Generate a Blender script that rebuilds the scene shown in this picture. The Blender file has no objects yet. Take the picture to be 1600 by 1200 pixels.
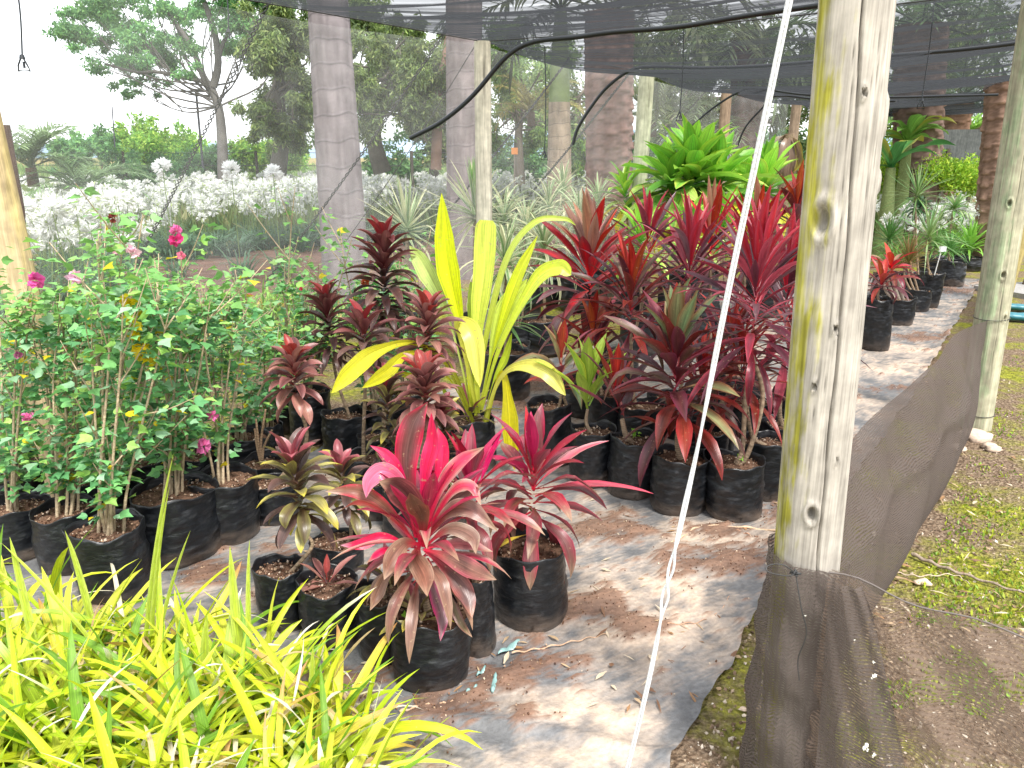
import bpy, math
import numpy as np
from mathutils import noise, Vector
C = bpy.context.scene.collection
R = math.radians
PITCH = R(16.5); F = 1200.0; CH = 1.6
# ---------------------------------------------------------------- camera, world, sun
cam = bpy.data.cameras.new('camera'); co = bpy.data.objects.new('camera', cam); C.objects.link(co)
cam.sensor_width = 36; cam.lens = 27.0; cam.clip_start = 0.05; cam.clip_end = 5000
co.location = (0, 0, CH); co.rotation_euler = (math.pi/2 - PITCH, 0, 0)
bpy.context.scene.camera = co
SUN_EL, SUN_AZ = R(58), R(150)      # azimuth measured clockwise from +Y
w = bpy.data.worlds.new('World'); bpy.context.scene.world = w; w.use_nodes = True
nt = w.node_tree; N = nt.nodes; Lk = nt.links
bg = N['Background']
sky = N.new('ShaderNodeTexSky'); sky.sky_type = 'NISHITA'; sky.sun_disc = False
sky.sun_elevation = SUN_EL; sky.sun_rotation = SUN_AZ; sky.air_density = 1.0; sky.dust_density = 2.0
geo = N.new('ShaderNodeTexCoord'); mp = N.new('ShaderNodeMapping'); mp.inputs['Scale'].default_value = (1, 1, 3.5)
nz = N.new('ShaderNodeTexNoise'); nz.inputs['Scale'].default_value = 2.3; nz.inputs['Detail'].default_value = 7
rp = N.new('ShaderNodeValToRGB'); rp.color_ramp.elements[0].position = .30; rp.color_ramp.elements[1].position = .52
rp.color_ramp.elements[0].color = (.35, .35, .35, 1); rp.color_ramp.elements[1].color = (1, 1, 1, 1)
mx = N.new('ShaderNodeMix'); mx.data_type = 'RGBA'
mx.inputs['B'].default_value = (10.5, 10.8, 11.2, 1)
Lk.new(geo.outputs['Generated'], mp.inputs['Vector']); Lk.new(mp.outputs[0], nz.inputs['Vector'])
Lk.new(nz.outputs['Fac'], rp.inputs[0]); Lk.new(rp.outputs[0], mx.inputs['Factor'])
Lk.new(sky.outputs[0], mx.inputs['A']); Lk.new(mx.outputs['Result'], bg.inputs['Color'])
bg.inputs['Strength'].default_value = 0.10
sd = bpy.data.lights.new('sun', 'SUN'); so = bpy.data.objects.new('sun', sd); C.objects.link(so)
sd.energy = 2.9; sd.angle = R(12); sd.color = (1, .96, .9)
so.rotation_euler = Vector((-math.sin(SUN_AZ)*math.cos(SUN_EL), -math.cos(SUN_AZ)*math.cos(SUN_EL), -math.sin(SUN_EL))).to_track_quat('-Z', 'Y').to_euler()
S = bpy.context.scene
S.view_settings.view_transform = 'Standard'; S.view_settings.look = 'None'; S.view_settings.gamma = 1
S.view_settings.exposure = 1.12
S.cycles.transparent_max_bounces = 24; S.cycles.max_bounces = 8

# ---------------------------------------------------------------- helpers
cp, sp_ = math.cos(PITCH), math.sin(PITCH)
def ray(px, py):
    a, b = (px-800)/F, (600-py)/F
    return np.array([a, cp + b*sp_, -sp_ + b*cp])
def P(px, py, z=0.0):
    d = ray(px, py); t = (z-CH)/d[2]; return np.array([0, 0, CH]) + d*t
def PY(px, py, Y):
    d = ray(px, py); return np.array([0, 0, CH]) + d*(Y/d[1])
def depth(p): return p[1]*cp - (p[2]-CH)*sp_
def V(*a): return np.array(a, float)
def srgb(r, g, b):
    c = np.array([r, g, b])/255.
    return np.where(c <= .04045, c/12.92, ((c+.055)/1.055)**2.4)
def nzv(p, s=1.0, oct=3):
    return noise.fractal(Vector((float(p[0])*s, float(p[1])*s, float(p[2])*s)), .7, 2.0, oct)

class MB:
    def __init__(s): s.v=[]; s.c=[]; s.f=[]; s.n=0; s.uv=[]
    def add(s, v, f, c, uv=None):
        v = np.asarray(v, float).reshape(-1, 3); f = np.asarray(f)
        c = np.asarray(c, float)
        if c.ndim == 1: c = np.tile(c[:3], (len(v), 1))
        s.v.append(v); s.c.append(c); s.f.append(f + s.n); s.n += len(v)
        s.uv.append(np.zeros((len(v), 2)) if uv is None else np.asarray(uv, float))
    def build(s, name, mat, parent=None, smooth=True):
        v = np.concatenate(s.v); c = np.concatenate(s.c); uv = np.concatenate(s.uv)
        off = V(0, 0, 0)
        if parent is not None: off = world_loc(parent)
        me = bpy.data.meshes.new(name)
        loops = np.concatenate([f.ravel() for f in s.f]).astype(np.int32)
        cnt = np.concatenate([np.full(len(f), f.shape[1]) for f in s.f]).astype(np.int32)
        st = np.concatenate([[0], np.cumsum(cnt)[:-1]]).astype(np.int32)
        me.vertices.add(len(v)); me.vertices.foreach_set('co', (v-off).ravel())
        me.loops.add(len(loops)); me.loops.foreach_set('vertex_index', loops)
        me.polygons.add(len(cnt)); me.polygons.foreach_set('loop_start', st)
        try: me.polygons.foreach_set('loop_total', cnt)
        except Exception: pass
        me.update(calc_edges=True); me.validate()
        me.polygons.foreach_set('use_smooth', np.full(len(me.polygons), smooth))
        a = me.color_attributes.new('Col', 'FLOAT_COLOR', 'POINT')
        a.data.foreach_set('color', np.concatenate([np.clip(c, 0, 1), np.ones((len(c), 1))], 1).ravel())
        if np.any(uv):
            ul = me.uv_layers.new(name='UVMap'); li = np.zeros(len(me.loops), np.int32)
            me.loops.foreach_get('vertex_index', li); ul.data.foreach_set('uv', uv[li].ravel())
        if mat: me.materials.append(mat)
        o = bpy.data.objects.new(name, me); C.objects.link(o)
        if parent is not None: o.parent = parent
        return o
def world_loc(o):
    l = V(*o.location)
    while o.parent: o = o.parent; l = l + V(*o.location)
    return l
def tag(o, label=None, cat=None, group=None, kind=None):
    if label: o['label'] = label
    if cat: o['category'] = cat
    if group: o['group'] = group
    if kind: o['kind'] = kind
    return o
def thing(name, label, cat, loc=(0, 0, 0), group=None):
    o = bpy.data.objects.new(name, None); C.objects.link(o); o.location = tuple(float(x) for x in loc); o.empty_display_size = .1
    return tag(o, label, cat, group)
def copy_tree(o, loc=None, rz=0., sc=1., label=None, parent=None):
    c = o.copy(); C.objects.link(c)
    if parent is not None: c.parent = parent
    else:
        c.location = loc; c.rotation_euler = (0, 0, rz); c.scale = (sc, sc, sc)
        if label: c['label'] = label
    for ch in list(o.children): copy_tree(ch, parent=c)
    return c

def grid(nu, nv, wrap=False):
    i = np.arange(nu-1)[:, None]; m = nv if wrap else nv-1
    j = np.arange(m)[None, :]; j2 = (j+1) % nv
    return np.stack([i*nv+j, i*nv+j2, (i+1)*nv+j2, (i+1)*nv+j], -1).reshape(-1, 4)
def tube(mb, pts, rad, col, ns=8, cap=True):
    pts = np.asarray(pts, float); n = len(pts)
    rad = np.broadcast_to(np.asarray(rad, float), (n,)) if np.ndim(rad) < 2 else rad
    T = np.gradient(pts, axis=0); T /= np.linalg.norm(T, axis=1)[:, None] + 1e-9
    ref = V(1, 0, 0) if abs(T[0][0]) < .8 else V(0, 1, 0)
    u = np.cross(T, np.cross(np.tile(ref, (n, 1)), T)); u /= np.linalg.norm(u, axis=1)[:, None] + 1e-9
    v = np.cross(T, u); a = np.linspace(0, 2*np.pi, ns, endpoint=False)
    vv = pts[:, None] + rad[:, None, None]*(u[:, None]*np.cos(a)[None, :, None] + v[:, None]*np.sin(a)[None, :, None])
    c = np.asarray(col, float)
    if c.ndim == 2: c = np.repeat(c, ns, axis=0)
    mb.add(vv, grid(n, ns, True), c)
    if cap and rad[-1] > .003:
        cc = c if c.ndim == 1 else c[-ns:]
        mb.add(vv[-1], np.arange(ns)[None, :], cc)
def box(mb, c, hx, hy, hz, col, az=0.):
    x = np.array([[sx*hx, sy*hy, sz*hz] for sx in (-1, 1) for sy in (-1, 1) for sz in (-1, 1)], float)
    ca, sa = math.cos(az), math.sin(az)
    x = np.stack([x[:, 0]*ca - x[:, 1]*sa, x[:, 0]*sa + x[:, 1]*ca, x[:, 2]], 1) + np.asarray(c)
    mb.add(x, [[0, 1, 3, 2], [4, 6, 7, 5], [0, 4, 5, 1], [2, 3, 7, 6], [0, 2, 6, 4], [1, 5, 7, 3]], col)
def spline(pts, n=12):
    pts = np.asarray(pts, float); k = len(pts)
    if k == 2: t = np.linspace(0, 1, n)[:, None]; return pts[0]*(1-t) + pts[1]*t
    q = np.vstack([2*pts[0]-pts[1], pts, 2*pts[-1]-pts[-2]]); out = []
    for u in np.linspace(0, k-1-1e-6, n):
        i = int(u); t = u-i; a, b, c, d = q[i:i+4]
        out.append(.5*((2*b)+(-a+c)*t+(2*a-5*b+4*c-d)*t*t+(-a+3*b-3*c+d)*t**3))
    return np.array(out)

PROF = {
 'cordy': (np.array([0, .08, .18, .35, .55, .75, .9, 1]), np.array([.22, .15, .30, .8, 1, .75, .35, .02])),
 'broad': (np.array([0, .1, .25, .45, .65, .85, .95, 1]), np.array([.4, .45, .75, 1, .95, .6, .25, .02])),
 'strap': (np.array([0, .2, .5, .8, .95, 1]), np.array([.8, 1, .95, .65, .25, .02])),
 'sword': (np.array([0, .1, .3, .7, 1]), np.array([.9, .8, 1, .6, .02])),
 'blunt': (np.array([0, .15, .35, .5, .8, .96, 1]), np.array([.25, .25, .5, .85, 1, .95, .6])),
 'strap2': (np.array([0, .15, .35, .55, .8, .95, 1]), np.array([.25, .2, .4, .9, 1, .6, .02])),
 'tipw': (np.array([0, .2, .4, .55, .7, .85, .95, 1]), np.array([.2, .2, .25, .5, 1, .9, .45, .02])),
 'lance': (np.array([0, .1, .25, .45, .6, .75, .88, .96, 1]), np.array([.2, .2, .5, .9, 1, .82, .42, .16, .01])),
 'petio': (np.array([0, .15, .33, .45, .62, .8, .93, 1]), np.array([.2, .10, .12, .55, 1, .8, .35, .02])),
}
def leaf(mb, p, az, el, L, W, bend, prof='cordy', cb=None, cm=None, ce=None, ct=None, n=9, fold=.25, twist=0., wave=.08, m=5, kink=None, yaw=0.):
    t = np.linspace(0, 1, n)
    ang = el - bend*t**1.4
    if kink: ang = np.where(t > kink[0], ang - kink[1], ang)
    a = az + yaw*t
    d = np.stack([np.cos(a)*np.cos(ang), np.sin(a)*np.cos(ang), np.sin(ang)], 1)
    pos = np.vstack([[0, 0, 0], np.cumsum((d[1:]+d[:-1])/2, 0)*L/(n-1)]) + p
    side = np.stack([-np.sin(a), np.cos(a), 0*t], 1); nor = np.cross(d, side)
    tw = twist*t; s2 = side*np.cos(tw)[:, None] + nor*np.sin(tw)[:, None]; n2 = np.cross(d, s2)
    w = np.interp(t, *PROF[prof])*W*.5
    s = np.linspace(-1, 1, m); ph = (p[0]*91+p[1]*57+p[2]*37) % 6.28
    wv = np.sin(t[:, None]*13+ph+s[None]*1.5)*wave
    vv = pos[:, None] + s2[:, None]*(s[None, :]*w[:, None])[..., None] + n2[:, None]*((np.abs(s)[None]*fold+np.abs(s)[None]*wv)*w[:, None])[..., None]
    cm = np.asarray(cm); cb = cm if cb is None else np.asarray(cb); ce = cm if ce is None else np.asarray(ce)
    k = np.clip(t*3.2, 0, 1)[:, None, None]
    col = (cb*(1-k) + cm*k)
    e = (np.abs(s)[None, :, None]**1.6)*np.clip(t*4-.3, 0, 1)[:, None, None]
    col = col*(1-e) + ce*e
    if ct is not None:
        kt = np.clip((t-.72)/.2, 0, 1)[:, None, None]; col = col*(1-kt) + np.asarray(ct)*kt
    col = np.broadcast_to(col, (n, m, 3)).reshape(-1, 3)
    uv = np.stack([np.broadcast_to(s[None], (n, m)).ravel()*.5+.5, np.repeat(t, m)*L/max(W, .005)], 1)
    mb.add(vv.reshape(-1, 3), grid(n, m), col, uv)
def pleaf(mb, pts, W, prof='cordy', cb=None, cm=None, ce=None, ct=None, n=22, m=7, face=1., fold=.22, wave=.08, rngs=0.):
    q = spline(pts, n); t = np.linspace(0, 1, n); T = np.gradient(q, axis=0); T /= np.linalg.norm(T, axis=1)[:, None]
    vw = np.asarray(q-V(0, 0, CH)); vw /= np.linalg.norm(vw, axis=1)[:, None]
    s1 = np.cross(T, vw); s1 /= np.linalg.norm(s1, axis=1)[:, None]+1e-9; n1_ = np.cross(s1, T)
    a = (1-face)*1.4+rngs*t; a = np.asarray(a)*np.ones(n); sd = s1*np.cos(a)[:, None]+n1_*np.sin(a)[:, None]; nn = np.cross(sd, T)
    w = np.interp(t, *PROF[prof])*W*.5; s = np.linspace(-1, 1, m); ph = pts[0][0]*50 % 6
    wv = np.sin(t[:, None]*15+ph+s[None]*2)*wave*np.abs(s)[None]+fold*np.abs(s)[None]
    vv = q[:, None]+sd[:, None]*(s[None]*w[:, None])[..., None]-nn[:, None]*(wv*w[:, None])[..., None]
    cm = np.asarray(cm); cb = cm if cb is None else np.asarray(cb); ce = cm if ce is None else np.asarray(ce)
    k = np.clip(t*3, 0, 1)[:, None, None]; col = cb*(1-k)+cm*k
    e = (np.abs(s)[None, :, None]**2.2)*np.clip(t*4-.3, 0, 1)[:, None, None]; en = (.75+.5*np.sin(t*17+ph)*np.sin(t*7.3+ph*2))[:, None, None]; e = np.clip(e*en, 0, 1); col = col*(1-e)+ce*e
    if ct is not None: kt = np.clip((t-.80)/.15, 0, 1)[:, None, None]; col = col*(1-kt)+np.asarray(ct)*kt
    uv = np.stack([np.broadcast_to(s[None], (n, m)).ravel()*.5+.5, np.repeat(t, m)*5], 1)
    mb.add(vv.reshape(-1, 3), grid(n, m), np.broadcast_to(col, (n, m, 3)).reshape(-1, 3), uv)
def frames(d, up, rng=None):
    d = d/np.linalg.norm(d, axis=1)[:, None]
    s = np.cross(up, d); s /= np.linalg.norm(s, axis=1)[:, None] + 1e-9
    return np.stack([d, s, np.cross(d, s)], -1)
def scatter(mb, tv, tf, pos, Rm, sc, cols, vshade=None):
    n = len(pos); k = len(tv); sc = np.broadcast_to(np.asarray(sc, float), (n,))
    vv = np.einsum('nij,kj->nki', Rm, tv)*sc[:, None, None] + pos[:, None]
    ff = (np.asarray(tf)[None] + (np.arange(n)*k)[:, None, None]).reshape(-1, np.asarray(tf).shape[1])
    cc = np.repeat(cols, k, axis=0)
    if vshade is not None:
        cc = cc*np.tile(vshade, n)[:, None]
    mb.add(vv.reshape(-1, 3), ff, cc)
def rdir(rng, n, zb=0.):
    d = rng.normal(size=(n, 3)); d[:, 2] += zb; return d/np.linalg.norm(d, axis=1)[:, None]
DIA_V = np.array([[0, 0, 0], [.5, .22, .05], [1, 0, -.05], [.5, -.22, .05]]); DIA_F = [[0, 1, 2, 3]]
LOB_V = np.array([[0, 0, 0], [.12, .28, .03], [.45, .44, .07], [.58, .22, .03], [1, 0, -.09], [.58, -.22, .03], [.45, -.44, .07], [.12, -.28, .03], [.4, 0, -.03]])
LOB_F = [[8, 0, 1, 2], [8, 2, 3, 4], [8, 4, 5, 6], [8, 6, 7, 0]]

# ---------------------------------------------------------------- materials
def mat(name, rough=.6, spec=.5, transl=0., bump=0., bscale=60., vary=0., vscale=8., metallic=0., base=None, sheen=0, bstretch=None, detail=4):
    m = bpy.data.materials.new(name); m.use_nodes = True; t = m.node_tree; n = t.nodes; l = t.links
    b = n['Principled BSDF']; b.inputs['Roughness'].default_value = rough; b.inputs['Specular IOR Level'].default_value = spec
    b.inputs['Metallic'].default_value = metallic
    if base is None:
        a = n.new('ShaderNodeVertexColor'); a.layer_name = 'Col'; csock = a.outputs[0]
    else:
        a = n.new('ShaderNodeRGB'); a.outputs[0].default_value = (*base, 1); csock = a.outputs[0]
    tc = n.new('ShaderNodeTexCoord')
    if vary:
        q = n.new('ShaderNodeTexNoise'); q.inputs['Scale'].default_value = vscale; q.inputs['Detail'].default_value = 5
        l.new(tc.outputs['Object'], q.inputs['Vector'])
        r = n.new('ShaderNodeMapRange'); r.inputs[1].default_value = .3; r.inputs[2].default_value = .7
        r.inputs[3].default_value = 1-vary; r.inputs[4].default_value = 1+vary; l.new(q.outputs['Fac'], r.inputs[0])
        hs = n.new('ShaderNodeHueSaturation'); l.new(csock, hs.inputs['Color']); l.new(r.outputs[0], hs.inputs['Value']); csock = hs.outputs[0]
    l.new(csock, b.inputs['Base Color'])
    if bump:
        q = n.new('ShaderNodeTexNoise'); q.inputs['Scale'].default_value = bscale; q.inputs['Detail'].default_value = detail
        src = tc.outputs['Object']
        if bstretch:
            mpn = n.new('ShaderNodeMapping'); mpn.inputs['Scale'].default_value = bstretch; l.new(src, mpn.inputs['Vector']); src = mpn.outputs[0]
        l.new(src, q.inputs['Vector'])
        bm = n.new('ShaderNodeBump'); bm.inputs['Strength'].default_value = bump; bm.inputs['Distance'].default_value = .01
        l.new(q.outputs['Fac'], bm.inputs['Height']); l.new(bm.outputs[0], b.inputs['Normal'])
    if transl:
        tr = n.new('ShaderNodeBsdfTranslucent'); l.new(csock, tr.inputs['Color'])
        ms = n.new('ShaderNodeMixShader'); ms.inputs[0].default_value = transl
        l.new(b.outputs[0], ms.inputs[1]); l.new(tr.outputs[0], ms.inputs[2]); l.new(ms.outputs[0], n['Material Output'].inputs[0])
    return m
def leaf_mat(name, rough, transl, spec=.5):
    m = mat(name, rough, spec, transl, vary=.07, vscale=60)
    t = m.node_tree; n = t.nodes; l = t.links          # parallel veins along the blade
    uv = n.new('ShaderNodeUVMap'); sx = n.new('ShaderNodeSeparateXYZ'); l.new(uv.outputs[0], sx.inputs[0])
    mu = n.new('ShaderNodeMath'); mu.operation = 'MULTIPLY'; mu.inputs[1].default_value = 75; l.new(sx.outputs[0], mu.inputs[0])
    si = n.new('ShaderNodeMath'); si.operation = 'SINE'; l.new(mu.outputs[0], si.inputs[0])
    b_ = n['Principled BSDF']; src = b_.inputs['Base Color'].links[0].from_socket
    mp = n.new('ShaderNodeMapping'); mp.inputs['Scale'].default_value = (17, .55, 1); l.new(uv.outputs[0], mp.inputs['Vector'])
    q = n.new('ShaderNodeTexNoise'); q.inputs['Scale'].default_value = 1; q.inputs['Detail'].default_value = 5; l.new(mp.outputs[0], q.inputs['Vector'])
    # pale midrib
    ab = n.new('ShaderNodeMath'); ab.operation = 'SUBTRACT'; ab.inputs[1].default_value = .5; l.new(sx.outputs[0], ab.inputs[0])
    a2 = n.new('ShaderNodeMath'); a2.operation = 'ABSOLUTE'; l.new(ab.outputs[0], a2.inputs[0])
    mm = n.new('ShaderNodeMapRange'); mm.inputs[1].default_value = .0; mm.inputs[2].default_value = .035; mm.inputs[3].default_value = .35; mm.inputs[4].default_value = 0; l.new(a2.outputs[0], mm.inputs[0])
    r = n.new('ShaderNodeMapRange'); r.inputs[1].default_value = .3; r.inputs[2].default_value = .7; r.inputs[3].default_value = .66; r.inputs[4].default_value = 1.34; l.new(q.outputs['Fac'], r.inputs[0])
    ad = n.new('ShaderNodeMath'); ad.operation = 'ADD'; l.new(r.outputs[0], ad.inputs[0]); l.new(mm.outputs[0], ad.inputs[1])
    hv = n.new('ShaderNodeHueSaturation'); l.new(src, hv.inputs['Color']); l.new(ad.outputs[0], hv.inputs['Value'])
    tcx = n.new('ShaderNodeTexCoord'); sp = n.new('ShaderNodeTexNoise'); sp.inputs['Scale'].default_value = 75; sp.inputs['Detail'].default_value = 3; l.new(tcx.outputs['Object'], sp.inputs['Vector'])
    rs = n.new('ShaderNodeMapRange'); rs.inputs[1].default_value = .66; rs.inputs[2].default_value = .72; rs.inputs[3].default_value = 0; rs.inputs[4].default_value = .6; l.new(sp.outputs['Fac'], rs.inputs[0])
    mxx = n.new('ShaderNodeMix'); mxx.data_type = 'RGBA'; mxx.inputs['B'].default_value = (.42, .30, .18, 1); l.new(rs.outputs[0], mxx.inputs['Factor']); l.new(hv.outputs[0], mxx.inputs['A'])
    l.new(mxx.outputs['Result'], b_.inputs['Base Color'])
    for x in n:
        if x.type == 'BSDF_TRANSLUCENT': l.new(mxx.outputs['Result'], x.inputs['Color'])
    bm = n.new('ShaderNodeBump'); bm.inputs['Strength'].default_value = .16; bm.inputs['Distance'].default_value = .001
    l.new(si.outputs[0], bm.inputs['Height']); l.new(bm.outputs[0], n['Principled BSDF'].inputs['Normal'])
    return m
def wood_mat():
    m = mat('weathered_wood', .88, .15, bump=0, vary=.12, vscale=26); t = m.node_tree; n = t.nodes; l = t.links; b = n['Principled BSDF']
    tc = n.new('ShaderNodeTexCoord'); hs = [x for x in n if x.type == 'HUE_SAT'][0]; prev = None; hh = []
    for sc_, det in (((190, 190, 5), 5), ((42, 42, 1.6), 6), ((14, 14, 9), 6)):
        mp = n.new('ShaderNodeMapping'); mp.inputs['Scale'].default_value = sc_; q = n.new('ShaderNodeTexNoise'); q.inputs['Scale'].default_value = 1; q.inputs['Detail'].default_value = det
        l.new(tc.outputs['Object'], mp.inputs['Vector']); l.new(mp.outputs[0], q.inputs['Vector']); hh.append(q.outputs['Fac'])
    ad = n.new('ShaderNodeMath'); ad.operation = 'ADD'; l.new(hh[0], ad.inputs[0]); l.new(hh[1], ad.inputs[1])
    ad2 = n.new('ShaderNodeMath'); ad2.operation = 'ADD'; l.new(ad.outputs[0], ad2.inputs[0]); l.new(hh[2], ad2.inputs[1])
    mr = n.new('ShaderNodeMapRange'); mr.inputs[1].default_value = 1.15; mr.inputs[2].default_value = 1.85; mr.inputs[3].default_value = .62; mr.inputs[4].default_value = 1.3; l.new(ad2.outputs[0], mr.inputs[0])
    h2 = n.new('ShaderNodeHueSaturation'); l.new(hs.outputs[0], h2.inputs['Color']); l.new(mr.outputs[0], h2.inputs['Value']); l.new(h2.outputs[0], b.inputs['Base Color'])
    bm = n.new('ShaderNodeBump'); bm.inputs['Strength'].default_value = .45; bm.inputs['Distance'].default_value = .003; l.new(ad.outputs[0], bm.inputs['Height']); l.new(bm.outputs[0], b.inputs['Normal'])
    return m
M_LEAF = leaf_mat('glossy_leaf', .31, .28)
M_SOFT = mat('soft_leaf', .5, .4, .30, vary=.15, vscale=30)
M_STRAP = leaf_mat('strap_leaf', .42, .38, .4)
M_TREE = mat('tree_leaf', .55, .3, .42, vary=.2, vscale=.8)
M_PETAL = mat('petal', .6, .2, .35)
M_BARK = mat('bark', .85, .2, bump=.6, bscale=90, vary=.25, vscale=40)
M_TRUNK = mat('trunk_bark', .9, .15, bump=.7, bscale=18, vary=.22, vscale=5, bstretch=(1, 1, .4))
M_SOIL = mat('potting_soil', .95, .1, bump=1, bscale=120, vary=.4, vscale=90)
M_BAG = mat('black_polythene', .36, .5, bump=.55, bscale=22, vary=.25, vscale=12, bstretch=(1, 1, 2.6), detail=8)
M_WOOD = wood_mat()
M_PIPE = mat('black_pipe', .35, .5, base=(.015, .018, .022))
M_WIRE = mat('dark_wire', .5, .5, base=(.03, .03, .03))
M_WHITEWIRE = mat('white_wire', .45, .4, base=(.72, .73, .75), bump=.3, bscale=200)
M_PLASTIC = mat('coloured_plastic', .4, .5, bump=.3, bscale=40, vary=.1)
M_STONE = mat('stone', .9, .2, vary=.25, vscale=60)
def stone_mesh(m, p, s, col, rng):
    nu, nv = 9, 14; th = np.linspace(.05, np.pi-.05, nu)[:, None]; ph = np.linspace(0, 2*np.pi, nv, endpoint=False)[None]; q = rng.uniform(0, 9, 3)
    d = np.stack([np.sin(th)*np.cos(ph), np.sin(th)*np.sin(ph), np.cos(th)+0*ph], -1)
    r = s*(1+.28*np.sin(d[..., 0]*3+q[0])+.18*np.sin(d[..., 1]*5+q[1])+.1*np.sin(d[..., 2]*9+q[2]))[..., None]
    vv = d*r*V(1, .7, .32)+p; m.add(vv.reshape(-1, 3), grid(nu, nv, True), col); m.add(vv[0], np.arange(nv)[None, :], col); m.add(vv[-1], np.arange(nv)[None, ::-1], col)
def net_mat(name, col, alpha, alpha_edge, weave=0., streak=.0, spread=(1, 60)):
    m = bpy.data.materials.new(name); m.use_nodes = True; t = m.node_tree; n = t.nodes; l = t.links
    out = n['Material Output']; n.remove(n['Principled BSDF'])
    d = n.new('ShaderNodeBsdfDiffuse'); d.inputs[0].default_value = (*col, 1)
    tl = n.new('ShaderNodeBsdfTranslucent'); tl.inputs[0].default_value = (*col, 1)
    s1 = n.new('ShaderNodeMixShader'); s1.inputs[0].default_value = .45; l.new(d.outputs[0], s1.inputs[1]); l.new(tl.outputs[0], s1.inputs[2])
    tr = n.new('ShaderNodeBsdfTransparent')
    lw = n.new('ShaderNodeLayerWeight'); lw.inputs[0].default_value = .5
    mr = n.new('ShaderNodeMapRange'); mr.inputs[1].default_value = .15; mr.inputs[2].default_value = .85
    mr.inputs[3].default_value = alpha; mr.inputs[4].default_value = alpha_edge; l.new(lw.outputs['Facing'], mr.inputs[0])
    sock = mr.outputs[0]
    uv = n.new('ShaderNodeUVMap')
    if streak:
        mp = n.new('ShaderNodeMapping'); mp.inputs['Scale'].default_value = (spread[0], spread[1], 1); l.new(uv.outputs[0], mp.inputs['Vector'])
        q = n.new('ShaderNodeTexNoise'); q.inputs['Scale'].default_value = 1; q.inputs['Detail'].default_value = 6; l.new(mp.outputs[0], q.inputs['Vector'])
        r2 = n.new('ShaderNodeMapRange'); r2.inputs[1].default_value = .35; r2.inputs[2].default_value = .65; r2.inputs[3].default_value = -streak; r2.inputs[4].default_value = streak
        l.new(q.outputs['Fac'], r2.inputs[0]); ad = n.new('ShaderNodeMath'); ad.operation = 'ADD'; ad.use_clamp = True
        l.new(sock, ad.inputs[0]); l.new(r2.outputs[0], ad.inputs[1]); sock = ad.outputs[0]
    if weave:
        sx = n.new('ShaderNodeSeparateXYZ'); l.new(uv.outputs[0], sx.inputs[0]); prev = sock
        for ax, fr, amp in ((1, 2*math.pi/.0085, weave), (0, 2*math.pi/.013, weave*.35)):
            nd = n.new('ShaderNodeTexNoise'); nd.inputs['Scale'].default_value = 9; l.new(uv.outputs[0], nd.inputs['Vector'])
            ma = n.new('ShaderNodeMath'); ma.operation = 'MULTIPLY_ADD'; ma.inputs[1].default_value = .03; l.new(nd.outputs['Fac'], ma.inputs[0]); l.new(sx.outputs[ax], ma.inputs[2])
            mu = n.new('ShaderNodeMath'); mu.operation = 'MULTIPLY'; mu.inputs[1].default_value = fr; l.new(ma.outputs[0], mu.inputs[0])
            si = n.new('ShaderNodeMath'); si.operation = 'SINE'; l.new(mu.outputs[0], si.inputs[0])
            mm = n.new('ShaderNodeMath'); mm.operation = 'MULTIPLY_ADD'; mm.inputs[1].default_value = amp; mm.use_clamp = True
            l.new(si.outputs[0], mm.inputs[0]); l.new(prev, mm.inputs[2]); prev = mm.outputs[0]
        sock = prev
    ms = n.new('ShaderNodeMixShader'); l.new(sock, ms.inputs[0]); l.new(tr.outputs[0], ms.inputs[1]); l.new(s1.outputs[0], ms.inputs[2])
    l.new(ms.outputs[0], out.inputs[0]); return m
M_ROOF = net_mat('roof_shade_net', (.062, .066, .074), .25, .90, streak=.20, spread=(1.2, 22))
M_SIDE = net_mat('side_shade_net', (.76, .77, .78), .095, .22, streak=.05, spread=(3, 3))
M_SKIRT = net_mat('skirt_shade_net', (.16, .132, .118), .78, .95, weave=.34, streak=.14, spread=(7, 5))
M_SKIRT2 = net_mat('corner_shade_net', (.26, .195, .155), .50, .88, weave=.34, streak=.28, spread=(5, 6))

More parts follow.
